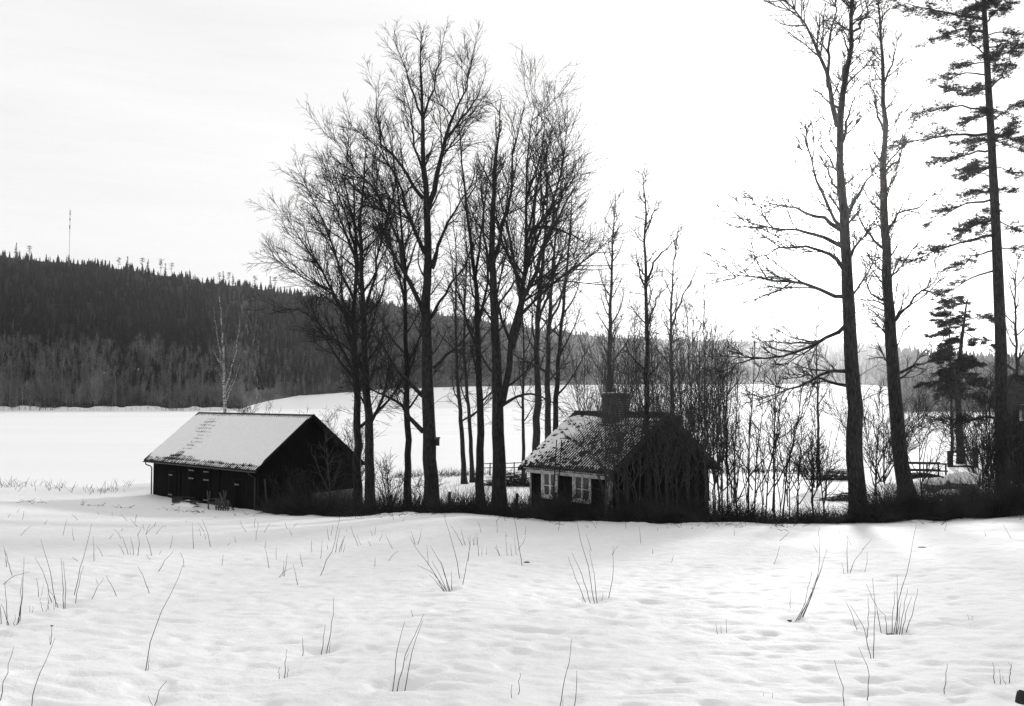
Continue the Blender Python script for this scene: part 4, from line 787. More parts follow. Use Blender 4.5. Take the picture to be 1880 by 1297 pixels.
# ------------------------------------------------------------------ pines
def pine(label, trunk, Y, r0, branches, auto, seed, tuft=.15, t0=.3, lauto=2.4, droop=-.05, dens=5.0, name='pine_tree', nt=15, nw=.010):
    q = np.random.default_rng(seed); K0 = 24; x0 = (trunk[0][0] - 940) / F * Y; gb = G(x0, Y); org = np.array([x0, Y, gb])
    pts = [P(px, py, Y) for px, py in trunk]; pts[0][2] = gb - .15; pts[0][0] = x0; tp, TL = resample(pts, K0); R = r0 * (1 - np.linspace(0, 1, K0)) ** .7 + .03; R *= 1 + .4 * np.exp(-np.linspace(0, TL, K0) / .6)
    root = empty(name, tuple(org)); tag(root, label, 'pine tree'); v, f = tubes(tp[None], R[None], 12); v += (vn(v[:, 0] * 14 + v[:, 1] * 9, v[:, 2] * 2, seed)[:, None] - .5) * .03; mk('trunk', v - org, f, 'bark', root, smooth=True)
    K1 = 9; A = []; AL = []
    for dy, lp in branches:
        n = len(lp); g, ll = resample([P(px, py, Y + dy * i / (n - 1)) for i, (px, py) in enumerate(lp)], K1); g[1:] += q.normal(0, .05, (K1 - 1, 3)); A.append(g); AL.append(ll)
    t = t0 + (1 - t0) * q.uniform(0, 1, auto); s = np.minimum((t * (K0 - 1)).astype(int), K0 - 2); phi = q.uniform(0, 6.28, auto); phi = np.where(q.uniform(0, 1, auto) < .6, np.sign(np.sin(phi)) * abs(phi - 3.14) * .35 + 1.57 * np.sign(np.sin(phi)), phi)
    an = np.radians(q.normal(86, 10, auto)); d = np.stack([np.sin(an) * np.cos(phi), np.sin(an) * np.sin(phi), np.cos(an)], -1); ln = lauto * q.uniform(.4, 1.2, auto) * (1.1 - .5 * t)
    g = grow(q, tp[s], d, ln, K1, .10, droop); L1 = np.concatenate([np.array(A).reshape(-1, K1, 3), g]); N1 = np.concatenate([np.array(AL), ln]); R1 = (.014 * N1 + .008)[:, None] * (1 - np.linspace(0, 1, K1)[None]) + .008
    for i_ in np.argsort(-N1)[:14]: v, f = tubes(L1[i_:i_ + 1], R1[i_:i_ + 1], 6); mk('limb', v - org, f, 'bark', root, smooth=True)
    rest = np.argsort(-N1)[14:]; parts = [tubes(L1[rest], R1[rest], 4)] if len(rest) else []
    L2, R2_, N2 = spawn(q, L1, R1, N1, 6.0, .28, 1.0, 44, .30, .45, 6, .08, .015, .010, .006, 4, .3); parts.append(tubes(L2, R2_, 4))
    L3, R3, N3 = spawn(q, L2, R2_, N2, 5, .15, 1.0, 42, .5, .2, 3, .08, .03, .010, .005, 3, .4); parts.append(tubes(L3, R3, 3))
    v, f = joinm(parts); tag(mk('twigs', v - org, f, 'twig', root), kind='stuff')
    # needle tufts: brushes of blades round every shoot tip
    Ls = np.concatenate([L3[:, 1:].reshape(-1, 3), L2[:, 2:].reshape(-1, 3)]); dr = np.concatenate([np.repeat(norm(L3[:, -1] - L3[:, 0]), 2, 0), np.repeat(norm(L2[:, -1] - L2[:, 0]), 4, 0)])
    n = len(Ls); c = np.repeat(Ls + q.normal(0, .06, Ls.shape) * [1, 1, .5], nt, 0); dd = norm(np.repeat(dr, nt, 0) * .8 + q.normal(0, .7, (n * nt, 3)) * [1, 1, .55] + [0, 0, .1]); ln = q.uniform(.6, 1.2, (n * nt, 1)) * tuft
    sd_ = norm(np.cross(dd, q.normal(size=dd.shape))) * nw; V = np.stack([c - sd_, c + sd_, c + dd * ln], 1).reshape(-1, 3)
    tag(mk('needles', V - org, np.arange(n * nt * 3).reshape(-1, 3), 'needle', root), kind='stuff'); TRI[0] += n * nt
    return root
pine('tall dark pine at the right border reaching out of the frame', [(1836, 930), (1838, 800), (1838, 640), (1830, 450), (1825, 350), (1815, 170), (1806, 0), (1798, -170)], 46, .30,
     [(0, [(1804, 35), (1750, 28), (1700, 15), (1648, 2)]), (1, [(1806, 58), (1760, 52), (1730, 70), (1702, 76)]), (-1, [(1808, 100), (1780, 75), (1750, 62)]), (.5, [(1810, 138), (1775, 135), (1745, 142), (1716, 150)]), (-.5, [(1812, 165), (1790, 158), (1765, 168), (1735, 165)]),
      (1, [(1816, 203), (1770, 195), (1725, 200), (1682, 212)]), (0, [(1815, 246), (1760, 246), (1700, 255), (1640, 268)]), (-1, [(1818, 276), (1770, 285), (1715, 300)]), (1, [(1818, 325), (1790, 312), (1770, 318)]), (0, [(1820, 367), (1770, 375), (1735, 395), (1704, 412)]),
      (-.5, [(1822, 432), (1770, 445), (1715, 462), (1668, 480)]), (1, [(1826, 497), (1780, 510), (1750, 530), (1723, 550)]), (-1, [(1826, 460), (1790, 470), (1750, 500)]), (1, [(1824, 220), (1850, 200), (1880, 186)]), (0, [(1826, 250), (1850, 250), (1885, 262)]), (-1, [(1830, 455), (1860, 458), (1890, 462)]), (1, [(1806, 45), (1830, 20), (1856, 2)]),
      (0, [(1820, 160), (1845, 130), (1870, 80)]), (-1, [(1838, 765), (1800, 768), (1760, 770), (1714, 775)]), (.5, [(1838, 700), (1860, 690), (1895, 700)]), (1, [(1806, 15), (1780, -10), (1740, -25)]), (-.5, [(1808, 88), (1850, 80), (1890, 95)]), (1, [(1838, 780), (1870, 790), (1900, 800)])],
     80, 31, t0=.46, lauto=2.3)
pine('lower bushy pine behind, between leaning tree and tall pine', [(1761, 818), (1759, 740), (1760, 680), (1766, 620), (1774, 560), (1778, 545)], 75, .28, [(0, [(1764, 640), (1740, 640), (1722, 655)]), (1, [(1770, 590), (1800, 580), (1830, 590)]), (-1, [(1768, 610), (1800, 625), (1830, 640)]), (0, [(1762, 665), (1745, 690), (1738, 700)])], 60, 32, tuft=.24, t0=.42, lauto=3.2, nt=9, nw=.02)

# ------------------------------------------------------------------ dark brush along the field edge
def brush(name, label, pts, n, hmin, hmax, m, seed, wd=(0, 2.2), r=.007, cat='brush', flat=.5):
    q = np.random.default_rng(seed); px = q.uniform(0, 1, n); xs = [p[0] for p in pts]; hs = [p[1] for p in pts]
    # choose x by density
    X_ = np.interp(px, np.linspace(0, 1, len(xs)), xs); a = (X_ - 940) / F; E = np.interp(a, EA, EYd); Y = E + wd[0] + (wd[1] - wd[0]) * q.uniform(0, 1, n) ** 1.2; x = a * Y; Y = Y + 1.5 * (vn(x * .8, x * 0, 8) - .45) * (1 - (Y - E - wd[0]) / (wd[1] - wd[0])); x = a * Y; z = ground(x, Y, False) - .05
    hf = np.interp(X_, xs, hs) * (.35 + .75 * vn(x * .8, Y * .8, seed) + .6 * vn(x * 2.1, Y * 1.2, seed + 5) ** 2); ln = q.uniform(hmin, hmax, n) * hf
    an = q.uniform(0, 6.28, n); el = q.uniform(.25, 1.35, n); d = np.stack([np.cos(an) * np.cos(el), np.sin(an) * np.cos(el), np.sin(el)], -1)
    pt = grow(q, np.stack([x, Y, z], -1), d, ln, 3, .25, -.3 * flat); pt[:, :, 2] = np.maximum(pt[:, :, 2], ground(pt[:, :, 0], pt[:, :, 1], False) + .01)
    v, f = tubes(pt, np.full((n, 3), r) * np.array([1, .85, .4]), 3); TRI[0] += 2 * len(f)
    return tag(mk(name, v, f, m), label, cat, kind='stuff')
brush('bramble_thicket', 'matted dark brush along the field edge in front of trees and cottage', [(492, 1.0), (560, 1.3), (650, 1.2), (760, 1.15), (850, 1.0), (950, 1.2), (1050, 1.25), (1200, 1.2), (1320, 1.0), (1450, .75), (1560, 1.1), (1640, 1.6), (1700, 1.2), (1770, 1.1), (1840, 1.7), (1900, 1.8)], 22500, .7, 1.7, 'brush', 1, wd=(-.15, 2.6), r=.011)
brush('dry_grass', 'paler dry grass and stalks growing up through the brush', [(492, .8), (700, .9), (960, .8), (1330, .8), (1560, .9), (1700, 1.4), (1900, 1.2)], 3600, .6, 1.3, 'grass', 2, wd=(.4, 4.5), r=.006, cat='dry grass', flat=.15)
# bank tufts by the lake
q = np.random.default_rng(77); n = 3800; px = np.concatenate([q.uniform(0, 250, 130), q.uniform(650, 1560, 3670)]); a = (px - 940) / F; Y = np.interp(a, *SHORE) + q.normal(-2, 1.6, n); cl = vn(a * 45, Y * .3, 12); k = (cl > .45); px = px[k]; a = a[k]; Y = Y[k]; n = len(Y)
x = a * Y; z = ground(x, Y, False) - .02; an = q.uniform(0, 6.28, n); el = q.uniform(.6, 1.5, n); d = np.stack([np.cos(an) * np.cos(el), np.sin(an) * np.cos(el), np.sin(el)], -1)
pt = grow(q, np.stack([x, Y, z], -1), d, q.uniform(.25, .95, n) * np.where(px < 260, .9, 1), 3, .12, -.08); v, f = tubes(pt, np.full((n, 3), .014) * np.array([1, .8, .4]), 3)
tag(mk('bank_grass', v, f, 'brush'), 'dry tufts and reeds along the near bank of the lake', 'reeds', kind='stuff')

# ------------------------------------------------------------------ fences, bridge, stones, boxes
def post(px, py0, py1, Y, label):
    x = (px - 940) / F * Y; z = G(x, Y); t = P(px, py0, Y)[2]; o = MB(); o.box(-.07, .07, -.07, .07, -.2, t - z); ob = o.build('fence_post', 'darkwood', None, bevel=.015); ob.location = (x, Y, z); ob.rotation_euler = (0.03, .04, .3); tag(ob, label, 'fence post', 'old fence posts in the brush')
for px, py, Y, lb in ((718, 908, 53, 'old post in the brush left of the massive trunk'), (824, 903, 51.5, 'old post in the brush right of the massive trunk'), (947, 906, 49, 'old post in the brush right of the forked giant'), (1016, 904, 45.6, 'dark post standing before the left cottage window')): post(px, py, 930, Y, lb)
def rail_fence(name, label, pxs, Y0, Y1, tops, rails, wpost=.14, wrail=.09, cat='fence'):
    n = len(pxs); Ys = np.linspace(Y0, Y1, n); X0 = (pxs[0] - 940) / F * Ys[0]; o = empty(name, (X0, Ys[0], G(X0, Ys[0]))); tag(o, label, cat); org = Vector(o.location); pp = []
    for px, Y, tp_ in zip(pxs, Ys, tops):
        x = (px - 940) / F * Y; z = G(x, Y); t = P(px, tp_, Y)[2]; MB().box(x - wpost / 2 - org.x, x + wpost / 2 - org.x, Y - wpost / 2 - org.y, Y + wpost / 2 - org.y, z - .2 - org.z, t - org.z).build('post', 'darkwood', o); pp.append((Vector((x, Y - wpost / 2 - .03, 0)) - Vector((org.x, org.y, 0)), z - org.z, t - org.z))
    for k in range(n - 1):
        for f in rails: a, b = pp[k], pp[k + 1]; MB().bar(a[0] + Vector((0, 0, a[1] + (a[2] - a[1]) * f)), b[0] + Vector((0, 0, b[1] + (b[2] - b[1]) * f)), .05, wrail).build('rail', 'darkwood', o)
rail_fence('jetty_rail', 'low wooden railing by the lake, seen left of the cottage', [880, 900, 922, 944, 966], 93, 92, [851, 850, 850, 849, 848], (.62, .95), .12, .08)
rail_fence('garden_gate', 'low wooden barrier with two stout posts near the lake', [1741, 1787], 72, 71.5, [828, 822], (.06, .9), .32, .13)
# footbridge
def fbp(px, py, Y): return Vector(P(px, py, Y))
br = empty('footbridge', tuple(fbp(1690, 882, 60))); tag(br, 'small arched wooden footbridge with a two-bar railing', 'footbridge'); org = br.location.copy()
A0 = fbp(1662, 876, 61); A1 = fbp(1742, 878, 60)
def lerp(t, dz=0): v = A0.lerp(A1, t); v.z += .25 * math.sin(math.pi * t) + dz; return v - org
nb = 14
for k in range(nb): a_, b_ = lerp(k / nb + .008), lerp((k + 1) / nb - .008); MB().prism([a_, a_ + Vector((0, 1.1, 0)), a_ + Vector((0, 1.1, -.06)), a_ + Vector((0, 0, -.06))], tuple(b_ - a_)).build('plank', 'darkwood', br)
for side in (0, 1.05):
    for k in range(6): a_, b_ = lerp(k / 6, -.16) + Vector((0, side, 0)), lerp((k + 1) / 6, -.16) + Vector((0, side, 0)); MB().bar(a_, b_, .1, .2).build('beam', 'darkwood', br)
    for t in (.05, .5, .93): MB().bar(lerp(t, -.2) + Vector((0, side - .04, 0)), lerp(t) + Vector((0, side - .04, .95 - .25 * math.sin(math.pi * t) + .0)), .08).build('post', 'darkwood', br)
    for hz in (.42, .88): MB().bar(lerp(0.02) + Vector((0, side - .1, hz)), lerp(.97) + Vector((0, side - .1, hz)), .05, .09).build('rail', 'darkwood', br)
# stones
def boulder(px, py, Y, r, sq, label, seed, snow=True):
    p = P(px, py, Y); q = np.random.default_rng(seed); n, s_ = 12, 18; th = np.linspace(0, math.pi, n); ph = np.linspace(0, 2 * math.pi, s_, endpoint=False); TH, PH = np.meshgrid(th, ph, indexing='ij')
    D = np.stack([np.sin(TH) * np.cos(PH), np.sin(TH) * np.sin(PH), np.cos(TH)], -1); rr_ = r * (.72 + .55 * fbm(D[..., 0] * 1.4 + seed, D[..., 1] * 1.4 + D[..., 2] * 1.7, 3, seed)); V = D * rr_[..., None] * np.array([1.15, .9, sq])
    Q = np.array([(i * s_ + j, (i + 1) * s_ + j, (i + 1) * s_ + (j + 1) % s_, i * s_ + (j + 1) % s_) for i in range(n - 1) for j in range(s_)])
    o = empty('boulder', (p[0], p[1], p[2])); tag(o, label, 'boulder'); mk('rock', V.reshape(-1, 3), Q, 'stone', o, smooth=True)
    if snow:
        Vc = D * (rr_[..., None] * 1.03 + .02) * np.array([1.15, .9, sq]); k = D[..., 2] > .25 + .5 * (fbm(D[..., 0] * 2, D[..., 1] * 2, 3, seed + 4) - .3); Vc = np.where(k[..., None], Vc + [0, 0, .05], Vc * .9); mk('snow_cap', Vc.reshape(-1, 3), Q, 'snow', o, smooth=True)
boulder(1764, 893, 52, .9, .8, 'larger snow capped boulder behind the right-hand brush', 3)
boulder(1722, 893, 52.5, .66, .65, 'smaller snow capped boulder left of the larger one', 5)
boulder(1742, 910, 50, .55, .5, 'low stone half buried in front of the two boulders', 8)
def heap(px, py, Y, rx, rz, label, n, seed):   # heap of cut branches
    q = np.random.default_rng(seed); x0 = (px - 940) / F * Y; z = G(x0, Y); an = q.uniform(0, 6.28, n); rad = np.sqrt(q.uniform(0, 1, n)); x = rad * np.cos(an) * rx; y = rad * np.sin(an) * rx * .6; h = rz * (1 - rad ** 2) * q.uniform(0, 1, n)
    dd = np.stack([q.normal(0, 1, n), q.normal(0, .6, n), q.normal(0, .18, n) - .05], -1); ln = q.uniform(.5, 1.4, n); pt = grow(q, np.stack([x, y, h], -1), dd, ln, 3, .1, -.05); pt[:, :, 2] = np.maximum(pt[:, :, 2], .0)
    v, f = tubes(pt, np.full((n, 3), .016), 3); o = mk('brush_heap', v, f, 'twig'); o.location = (x0, Y, z); tag(o, label, 'brush heap')
heap(940, 875, 78, 2.2, 1.3, 'dark heap of cut branches by the lake left of the cottage', 700, 4)
heap(1532, 850, 82, 1.9, 1.0, 'dark low heap of branches right of the round bush', 500, 5)
heap(1560, 905, 60, 1.6, .6, 'low branch heap on the snow left of the leaning tree', 260, 6)
# nest box on the massive trunk
p = P(803, 812, 52.75); nb_ = empty('nest_box', (p[0], p[1] - .1, p[2])); tag(nb_, 'small wooden nest box fixed to the massive trunk', 'nest box')
MB().box(-.12, .12, -.1, .12, -.2, .17).build('box', 'darkwood', nb_); MB().prism([(-.16, -.18, .175), (.16, -.18, .175), (.16, .14, .26), (-.16, .14, .26)], (0, 0, .025)).build('lid', 'greywood', nb_)
v, f = tubes(np.array([[[0, -.105, .04], [0, -.09, .04]]]), np.full((1, 2), .03), 8); mk('entrance_hole', v, f, 'darkmetal', nb_)
# dark house at the right border
hp = P(1862, 860, 60); gh = empty('dark_house', (hp[0], hp[1], EYE - 5.6), -.35); tag(gh, 'dark timber house cut off by the right border', 'house')
MB().box(0, 8, 0, 6, -.6, 5.0).build('wall', 'tar', gh); MB().prism([(-.5, -.6, 4.75), (-.5, 3, 7.0), (-.5, 6.6, 4.75), (-.5, 3, 6.7)], (9, 0, 0)).build('roof', 'oldtile', gh)
wn = empty('window', (0, 0, 0)); wn.parent = gh
m = MB(); m.box(.38, .5, -.05, -.003, 4.05, 5.0 + .2 - .1); m.box(1.3, 1.42, -.05, -.003, 4.05, 5.1); m.box(.5, 1.3, -.05, -.003, 4.05, 4.17); m.box(.5, 1.3, -.05, -.003, 4.98, 5.1); m.build('frame', 'white', wn); MB().box(.5, 1.3, -.02, -.004, 4.17, 4.98).build('pane', 'glass', wn)
MB().box(2.5, 3.5, -.04, -.002, -.3, 1.8).build('door', 'door', gh)

# ------------------------------------------------------------------ bare shoots standing in the snow
TU = 'shoots left standing in the snowy field'
SHOOTS = [
 ('dense tuft of shoots at the left border of the field', [[(3, 1140), (0, 1115), (-6, 1085)], [(14, 1141), (12, 1105), (9, 1068)], [(36, 1136), (41, 1080), (44, 1022)], [(26, 1140), (28, 1128)], [(33, 1138), (38, 1118), (41, 1060)], [(20, 1141), (8, 1120), (2, 1110)], [(30, 1139), (36, 1126), (38, 1110)]]),
 ('large fan of shoots with one long curved stem, field far left', [[(134, 1092), (148, 1040), (160, 1000), (168, 962)], [(136, 1105), (148, 1060), (154, 1040)], [(118, 1110), (114, 1060), (112, 1025)], [(104, 1108), (92, 1050), (75, 990)], [(120, 1112), (120, 1070), (116, 1030)], [(98, 1106), (80, 1050), (64, 1024)], [(110, 1110), (96, 1090), (88, 1082)], [(72, 1096), (70, 1070), (67, 1062)], [(74, 1095), (80, 1072)]]),
 ('row of short stubs between the two left tufts', [[(80, 1122), (74, 1098)], [(83, 1123), (90, 1102)], [(92, 1120), (87, 1092)], [(54, 1124), (54, 1113)], [(60, 1124), (60, 1114)], [(100, 1120), (98, 1106)]]),
 ('long single stem bowing right, lower left of the field', [[(266, 1221), (276, 1180), (296, 1125), (320, 1075), (336, 1038)], [(272, 1221), (273, 1206)]]),
 ('short stick leaning right below the barn door', [[(288, 1047), (302, 1030), (318, 1013)]]),
 ('thin upright stem under the barn double doors', [[(356, 1007), (354, 985), (354, 960)]]),
 ('thin stem leaning left below the sawbuck', [[(388, 1004), (380, 975), (371, 954)]]),
 ('short forked cluster below the barn corner', [[(519, 1058), (521, 1035), (521, 1030)], [(521, 1058), (526, 1030), (527, 1016)], [(506, 1060), (520, 1050), (536, 1043)]]),
 ('tall slanting stem below the barn gable', [[(586, 1053), (600, 1028), (612, 1010), (619, 970), (625, 945)]]),
 ('small fan of four stems right of the tall slanting stem', [[(615, 1014), (620, 990), (624, 970)], [(620, 1014), (630, 990)], [(624, 1013), (632, 985)], [(629, 1013), (634, 998)]]),
 ('pair of stems, one tall, lower left of centre', [[(590, 1188), (594, 1168), (597, 1147)], [(599, 1188), (608, 1160), (612, 1125), (612, 1098)], [(605, 1186), (606, 1180)]]),
 ('single short stub left of the tall pair', [[(556, 1193), (556, 1182), (555, 1171)]]),
 ('three tiny stubs below the tall pair', [[(512, 1233), (512, 1224)], [(522, 1232), (525, 1210), (527, 1192)], [(528, 1231), (529, 1222)]]),
 ('short bent stick rising from a dark hollow, bottom left', [[(284, 1278), (292, 1268), (306, 1250)], [(284, 1278), (272, 1279)]]),
 ('long thin stem leaning right near the bottom left corner', [[(53, 1297), (66, 1252), (88, 1205), (101, 1172)]]),
 ('long thin stem at the lower left border', [[(-2, 1277), (12, 1235), (25, 1188)]]),
 ('faint fan of thin stems below the left barn end', [[(232, 1019), (222, 1005), (217, 1000)], [(238, 1019), (230, 1000), (224, 984)], [(246, 1019), (243, 1000), (240, 986)], [(252, 1019), (256, 1000), (253, 978)], [(242, 1019), (238, 1006)]]),
 ('single faint stem right of the faint fan', [[(280, 1021), (274, 1000), (268, 983)]]),
 ('stem leaning left above the long bowing one', [[(277, 1091), (266, 1065), (252, 1040)]]),
 ('two crossing thin sticks right of the large left fan', [[(162, 1102), (175, 1085), (190, 1062)], [(184, 1072), (176, 1062)], [(220, 1095), (208, 1080), (195, 1058)]]),
 ('dry flower stalk with a round seed head', [[(93, 1182), (94, 1165), (95, 1150)], [(91, 1182), (92, 1168)]]),
 ('thin leaning stem in the middle left of the field', [[(495, 1043), (491, 1025), (487, 1006)]]),
 ('thin leaning stem between forked cluster and slanting stem', [[(548, 1073), (543, 1055), (538, 1036)]]),
 ('single thin stem rising left of the barn in the far field', [[(174, 1028), (172, 1005), (171, 985)]]),
 ('low tangle of twigs at the far left of the field', [[(15, 1040), (8, 1010)], [(12, 1042), (10, 1015)], [(25, 1056), (18, 1040), (6, 1003)], [(0, 1068), (25, 1058), (55, 1050)]]),
 ('wide fan of shoots sweeping left, centre of the field', [[(820, 1080), (790, 1040), (765, 1010), (753, 986)], [(824, 1080), (795, 1052), (766, 1038)], [(828, 1079), (812, 1040), (790, 1002)], [(817, 1080), (800, 1066), (788, 1056)], [(830, 1078), (828, 1058), (830, 1048)], [(822, 1080), (805, 1050), (793, 1030)], [(826, 1080), (818, 1062), (808, 1030)]]),
 ('tall stem leaning left behind the sweeping fan', [[(846, 1061), (838, 1025), (828, 990), (814, 942)]]),
 ('slim stem leaning right beside the sweeping fan', [[(848, 1074), (856, 1040), (864, 1002)]]),
 ('upper tuft of many short stems below the forked giant', [[(852, 1001), (838, 980), (826, 964)], [(856, 1001), (848, 980), (846, 968)], [(862, 1001), (864, 982)], [(868, 1000), (873, 980)], [(876, 999), (876, 978)], [(866, 1001), (858, 985)], [(872, 1000), (868, 986)]]),
 ('small pair of stems right below the upper tuft', [[(880, 1021), (877, 1000), (876, 985)], [(884, 1020), (885, 1004)], [(892, 1018), (894, 1005)]]),
 ('group of short stems left of the tall leaning stem', [[(922, 1021), (912, 1010), (907, 1004)], [(920, 1020), (910, 998)], [(932, 1021), (928, 983)], [(940, 1021), (938, 1000)], [(949, 1018), (944, 984)]]),
 ('tall dark stem leaning left, crossing the brush by the cottage', [[(959, 1035), (951, 990), (944, 950), (934, 912)]]),
 ('broad fan of shoots below the cottage', [[(1078, 1099), (1060, 1070), (1043, 1022)], [(1085, 1099), (1068, 1055), (1050, 1015)], [(1092, 1098), (1080, 1040), (1066, 990), (1057, 948)], [(1097, 1098), (1090, 1050), (1082, 1010)], [(1104, 1097), (1107, 1088)], [(1115, 1097), (1126, 1062), (1126, 1003)], [(1072, 1099), (1068, 1095)]]),
 ('three slender stems leaning right, bottom centre left', [[(721, 1247), (728, 1200), (743, 1142)], [(729, 1248), (748, 1195), (778, 1128)], [(743, 1248), (756, 1200), (776, 1140)], [(742, 1212), (750, 1200)]]),
 ('tiny stub above the three slender stems', [[(758, 1132), (757, 1126), (755, 1120)]]),
 ('two short stems near the bottom centre', [[(939, 1284), (939, 1270), (940, 1257)], [(952, 1274), (953, 1255), (955, 1236)]]),
 ('two long stems cut off by the bottom edge', [[(1020, 1305), (1038, 1250), (1047, 1200), (1049, 1173)], [(1030, 1300), (1034, 1283)], [(1055, 1300), (1057, 1260), (1059, 1232)]]),
 ('faint pair of stems below the two close trunks', [[(660, 1002), (650, 985), (643, 966)], [(664, 1000), (655, 982)]]),
 ('V-shaped pair of stems above the sweeping fan', [[(764, 1000), (758, 985), (754, 976)], [(765, 1000), (772, 985), (774, 972)]]),
 ('leaning bundle of shoots beside a dark hollow, right side', [[(1460, 1134), (1490, 1090), (1506, 1045), (1519, 1008)], [(1466, 1133), (1492, 1090), (1503, 1050), (1505, 986)], [(1456, 1134), (1478, 1110), (1483, 1080), (1490, 1050)], [(1470, 1132), (1490, 1095), (1510, 1040)], [(1463, 1134), (1486, 1098), (1500, 1060)], [(1450, 1118), (1451, 1082)]]),
 ('forked pair of stems under the sunlit giant', [[(1557, 1047), (1555, 1015), (1557, 981)], [(1559, 1047), (1568, 1030), (1585, 1010)], [(1550, 1048), (1545, 1033)]]),
 ('wide V of dark stems in the lower right field', [[(1604, 1200), (1606, 1150), (1606, 1100), (1602, 1062)], [(1600, 1200), (1590, 1165), (1575, 1130), (1561, 1112)], [(1591, 1168), (1594, 1130), (1594, 1097)], [(1619, 1155), (1610, 1115), (1590, 1073)], [(1578, 1158), (1565, 1130), (1553, 1105)]]),
 ('upright clump with one very tall thin stem, right side', [[(1644, 1154), (1650, 1105), (1665, 1050), (1676, 1000), (1682, 965)], [(1640, 1154), (1647, 1110), (1647, 1056)], [(1650, 1154), (1660, 1110), (1667, 1082)], [(1654, 1155), (1664, 1120), (1674, 1096)], [(1662, 1152), (1678, 1115), (1685, 1080)], [(1636, 1154), (1640, 1110), (1643, 1085)], [(1647, 1155), (1653, 1115), (1655, 1100)], [(1630, 1154), (1624, 1128), (1612, 1116)]]),
 ('dark bent stem rising from the bottom edge', [[(1548, 1300), (1549, 1265), (1542, 1240), (1532, 1212)]]),
 ('wavy stem right of the dark bent one', [[(1588, 1287), (1597, 1245), (1592, 1222), (1577, 1189)]]),
 ('short dark stick with a side twig, lower right', [[(1734, 1263), (1736, 1240), (1739, 1219)], [(1737, 1236), (1746, 1249)]]),
 ('cluster of stubby shoots at the right border', [[(1825, 1243), (1824, 1230), (1822, 1217)], [(1838, 1243), (1835, 1229)], [(1851, 1243), (1855, 1228), (1851, 1217)], [(1848, 1243), (1840, 1240)], [(1853, 1234), (1857, 1218)]]),
 ('three little stubs in the open snow right of centre', [[(1318, 1156), (1315, 1145)], [(1325, 1156), (1323, 1148)], [(1333, 1156), (1334, 1137)]]),
 ('two tiny stubs near the bottom, right of centre', [[(1404, 1283), (1402, 1273)], [(1419, 1282), (1418, 1272)]]),
 ('tiny twig tip far right in the field', [[(1780, 1138), (1777, 1128)], [(1784, 1139), (1786, 1131)]]),
]
for k, (lb, stems) in enumerate(SHOOTS):
    q = np.random.default_rng(700 + k); b0 = hit(*stems[0][0]); o = empty('snow_shoots' if len(stems) > 1 else 'snow_shoot', tuple(b0)); tag(o, lb, 'shoots' if len(stems) > 1 else 'shoot', TU)
    for s_ in stems:
        h0 = hit(*s_[0]); Y0 = h0[1] if abs(h0[1] - b0[1]) < 2.5 else b0[1]; dy = q.normal(0, .10); pp = [P(px, py, Y0 + dy * i * .4) for i, (px, py) in enumerate(s_)]; pp[0] = pp[0] - np.array([0, 0, .10])
        g, ll = resample(pp, 8); g[1:-1] += q.normal(0, .004, (6, 3)); th = (.0016 + .00021 * Y0) * (1.25 if len(s_) > 2 else .95); v, f = tubes(g[None], (th * (1 - .68 * np.linspace(0, 1, 8)))[None], 5); mk('stem', v - b0, f, 'shoot', o, smooth=True)
    if 'seed head' in lb: t = P(95, 1150, b0[1]); v, f = blob(q, t - b0, .014); v[:, 2] -= .0; mk('seed_head', v, f, 'shoot', o)
# melted hollows with dark litter, clods and the stump
def clod(px, py, r, label, name='litter_patch', m='moss', sq=.35, cat='litter', grp='dark litter spots on the snow'):
    p = hit(px, py); q = np.random.default_rng(int(px)); v, f = blob(q, np.zeros(3), r, 5, 11); v[:, 2] *= sq; v *= .55; v[:, 0] *= 1.5; o = mk(name, v, f, m, smooth=False); o.location = (p[0], p[1], float(ground(np.array([p[0]]), np.array([p[1]]))[0]) - .01); tag(o, label, cat, grp)
clod(1447, 1133, .10, 'dark hollow beside the leaning bundle of shoots'); clod(1630, 1153, .11, 'dark hollow at the foot of the tall upright clump'); clod(283, 1278, .10, 'dark hollow under the short bent stick'); clod(967, 1033, .10, 'dark clod by the foot of the tall dark stem', sq=.8); clod(1693, 1006, .16, 'dark clod on the snow below the boulders', sq=.6)
clod(1352, 961, .2, 'dark litter spot at the field edge under the saplings'); clod(395, 950, .16, 'dark litter spot below the snowed boards')
p = hit(1876, 1276); st = empty('tree_stump', (p[0], p[1], p[2] - .06)); tag(st, 'small black stump in a snow hollow at the right border', 'stump')
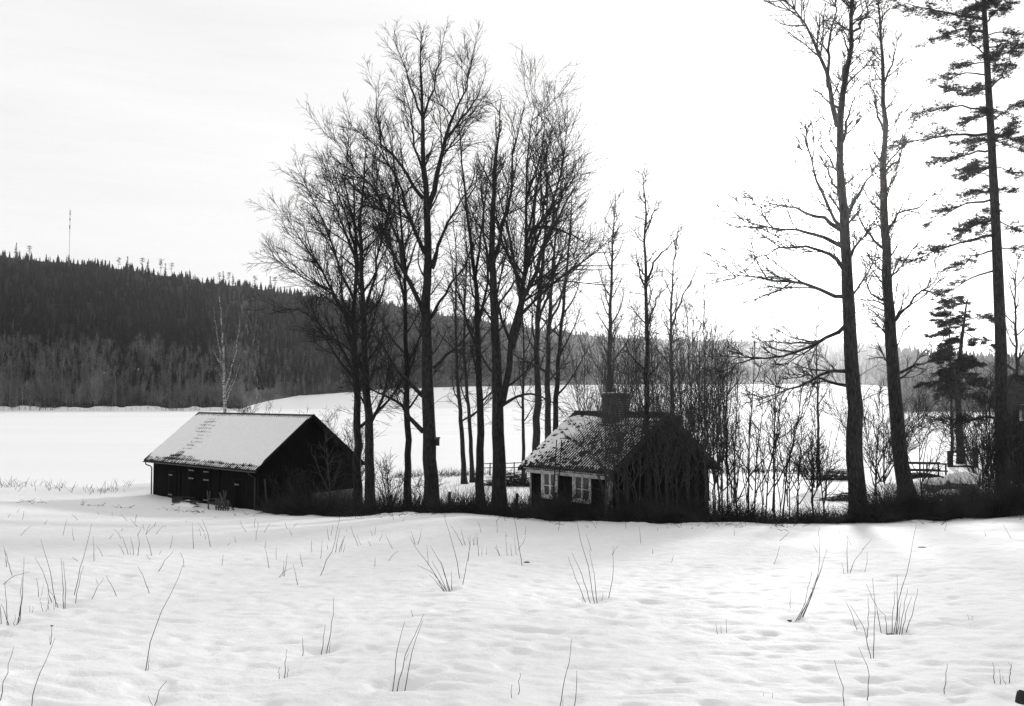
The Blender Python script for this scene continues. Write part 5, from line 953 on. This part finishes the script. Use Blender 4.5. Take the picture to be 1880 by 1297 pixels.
v, f = tubes(np.array([[[0, 0, 0], [.003, 0, .04], [.006, 0, .075], [.008, 0, .088]]]), np.array([[.05, .046, .04, .026]]), 10); mk('trunk', v, f, 'darkmetal', st); v, f = tubes(np.array([[[.008, 0, .087], [.01, 0, .092]]]), np.array([[.027, .001]]), 10); mk('cut_top', v, f, 'darkwood', st); v, f = tubes(np.array([[[.01, -.01, .02], [.03, -.08, .05], [.035, -.11, .045]]]), np.array([[.018, .012, .005]]), 6); mk('root', v, f, 'darkmetal', st)
# scattered twigs and old stalks at the far edge of the field
q = np.random.default_rng(55); n = 900; px = q.uniform(40, 1870, n); E = np.interp((px - 940) / F, EA, EYd); Y = E - np.abs(q.normal(0, 2.0, n)) - .1; a = (px - 940) / F; cl = vn(a * 38, Y * .12, 4) > .5; px, Y, a = px[cl], Y[cl], a[cl]; n = len(Y)
nn = 110; px2 = np.concatenate([q.uniform(0, 700, 60), q.uniform(700, 1880, 50)]); Y2 = q.uniform(18, 44, nn) ; a = np.concatenate([a, (px2 - 940) / F]); Y = np.concatenate([Y, Y2]); n += nn; stand = np.arange(n) >= n - nn
x = a * Y; z = ground(x, Y, True); an = q.uniform(0, 6.28, n); el = np.where(stand, q.uniform(.7, 1.5, n), q.uniform(.02, .7, n)); d = np.stack([np.cos(an) * np.cos(el), np.sin(an) * np.cos(el), np.sin(el)], -1); pt = grow(q, np.stack([x, Y, z - .01], -1), d, q.uniform(.1, .5, n), 3, .15, -.05); v, f = tubes(pt, np.where(stand, .0016 + .00018 * Y, .011)[:, None] * np.array([1, .85, .5]), 3)
tag(mk('twig_litter', v, f, 'shoot'), 'fallen twigs and short stalk ends scattered over the snowy field', 'twigs', kind='stuff')

# ------------------------------------------------------------------ hazy winter air
hz = MB(); hz.box(-5200, 5200, -4200, 5300, -40, 232); hz = hz.build('haze', 'snow'); tag(hz, 'thin winter haze lit by the low sun', 'haze', kind='stuff')
hm = bpy.data.materials.new('winter_haze'); hm.use_nodes = True; hn = hm.node_tree; hn.nodes.clear(); ho = hn.nodes.new('ShaderNodeOutputMaterial'); pv = hn.nodes.new('ShaderNodeVolumePrincipled')
pv.inputs['Color'].default_value = (.95, .95, .95, 1); pv.inputs['Density'].default_value = .00010; pv.inputs['Anisotropy'].default_value = .905; hn.links.new(pv.outputs[0], ho.inputs['Volume'])
hz.data.materials.clear(); hz.data.materials.append(hm)
print('tree tris', TRI[0], 'total tris', sum(len(o.data.polygons) for o in bpy.data.objects if o.type == 'MESH'))
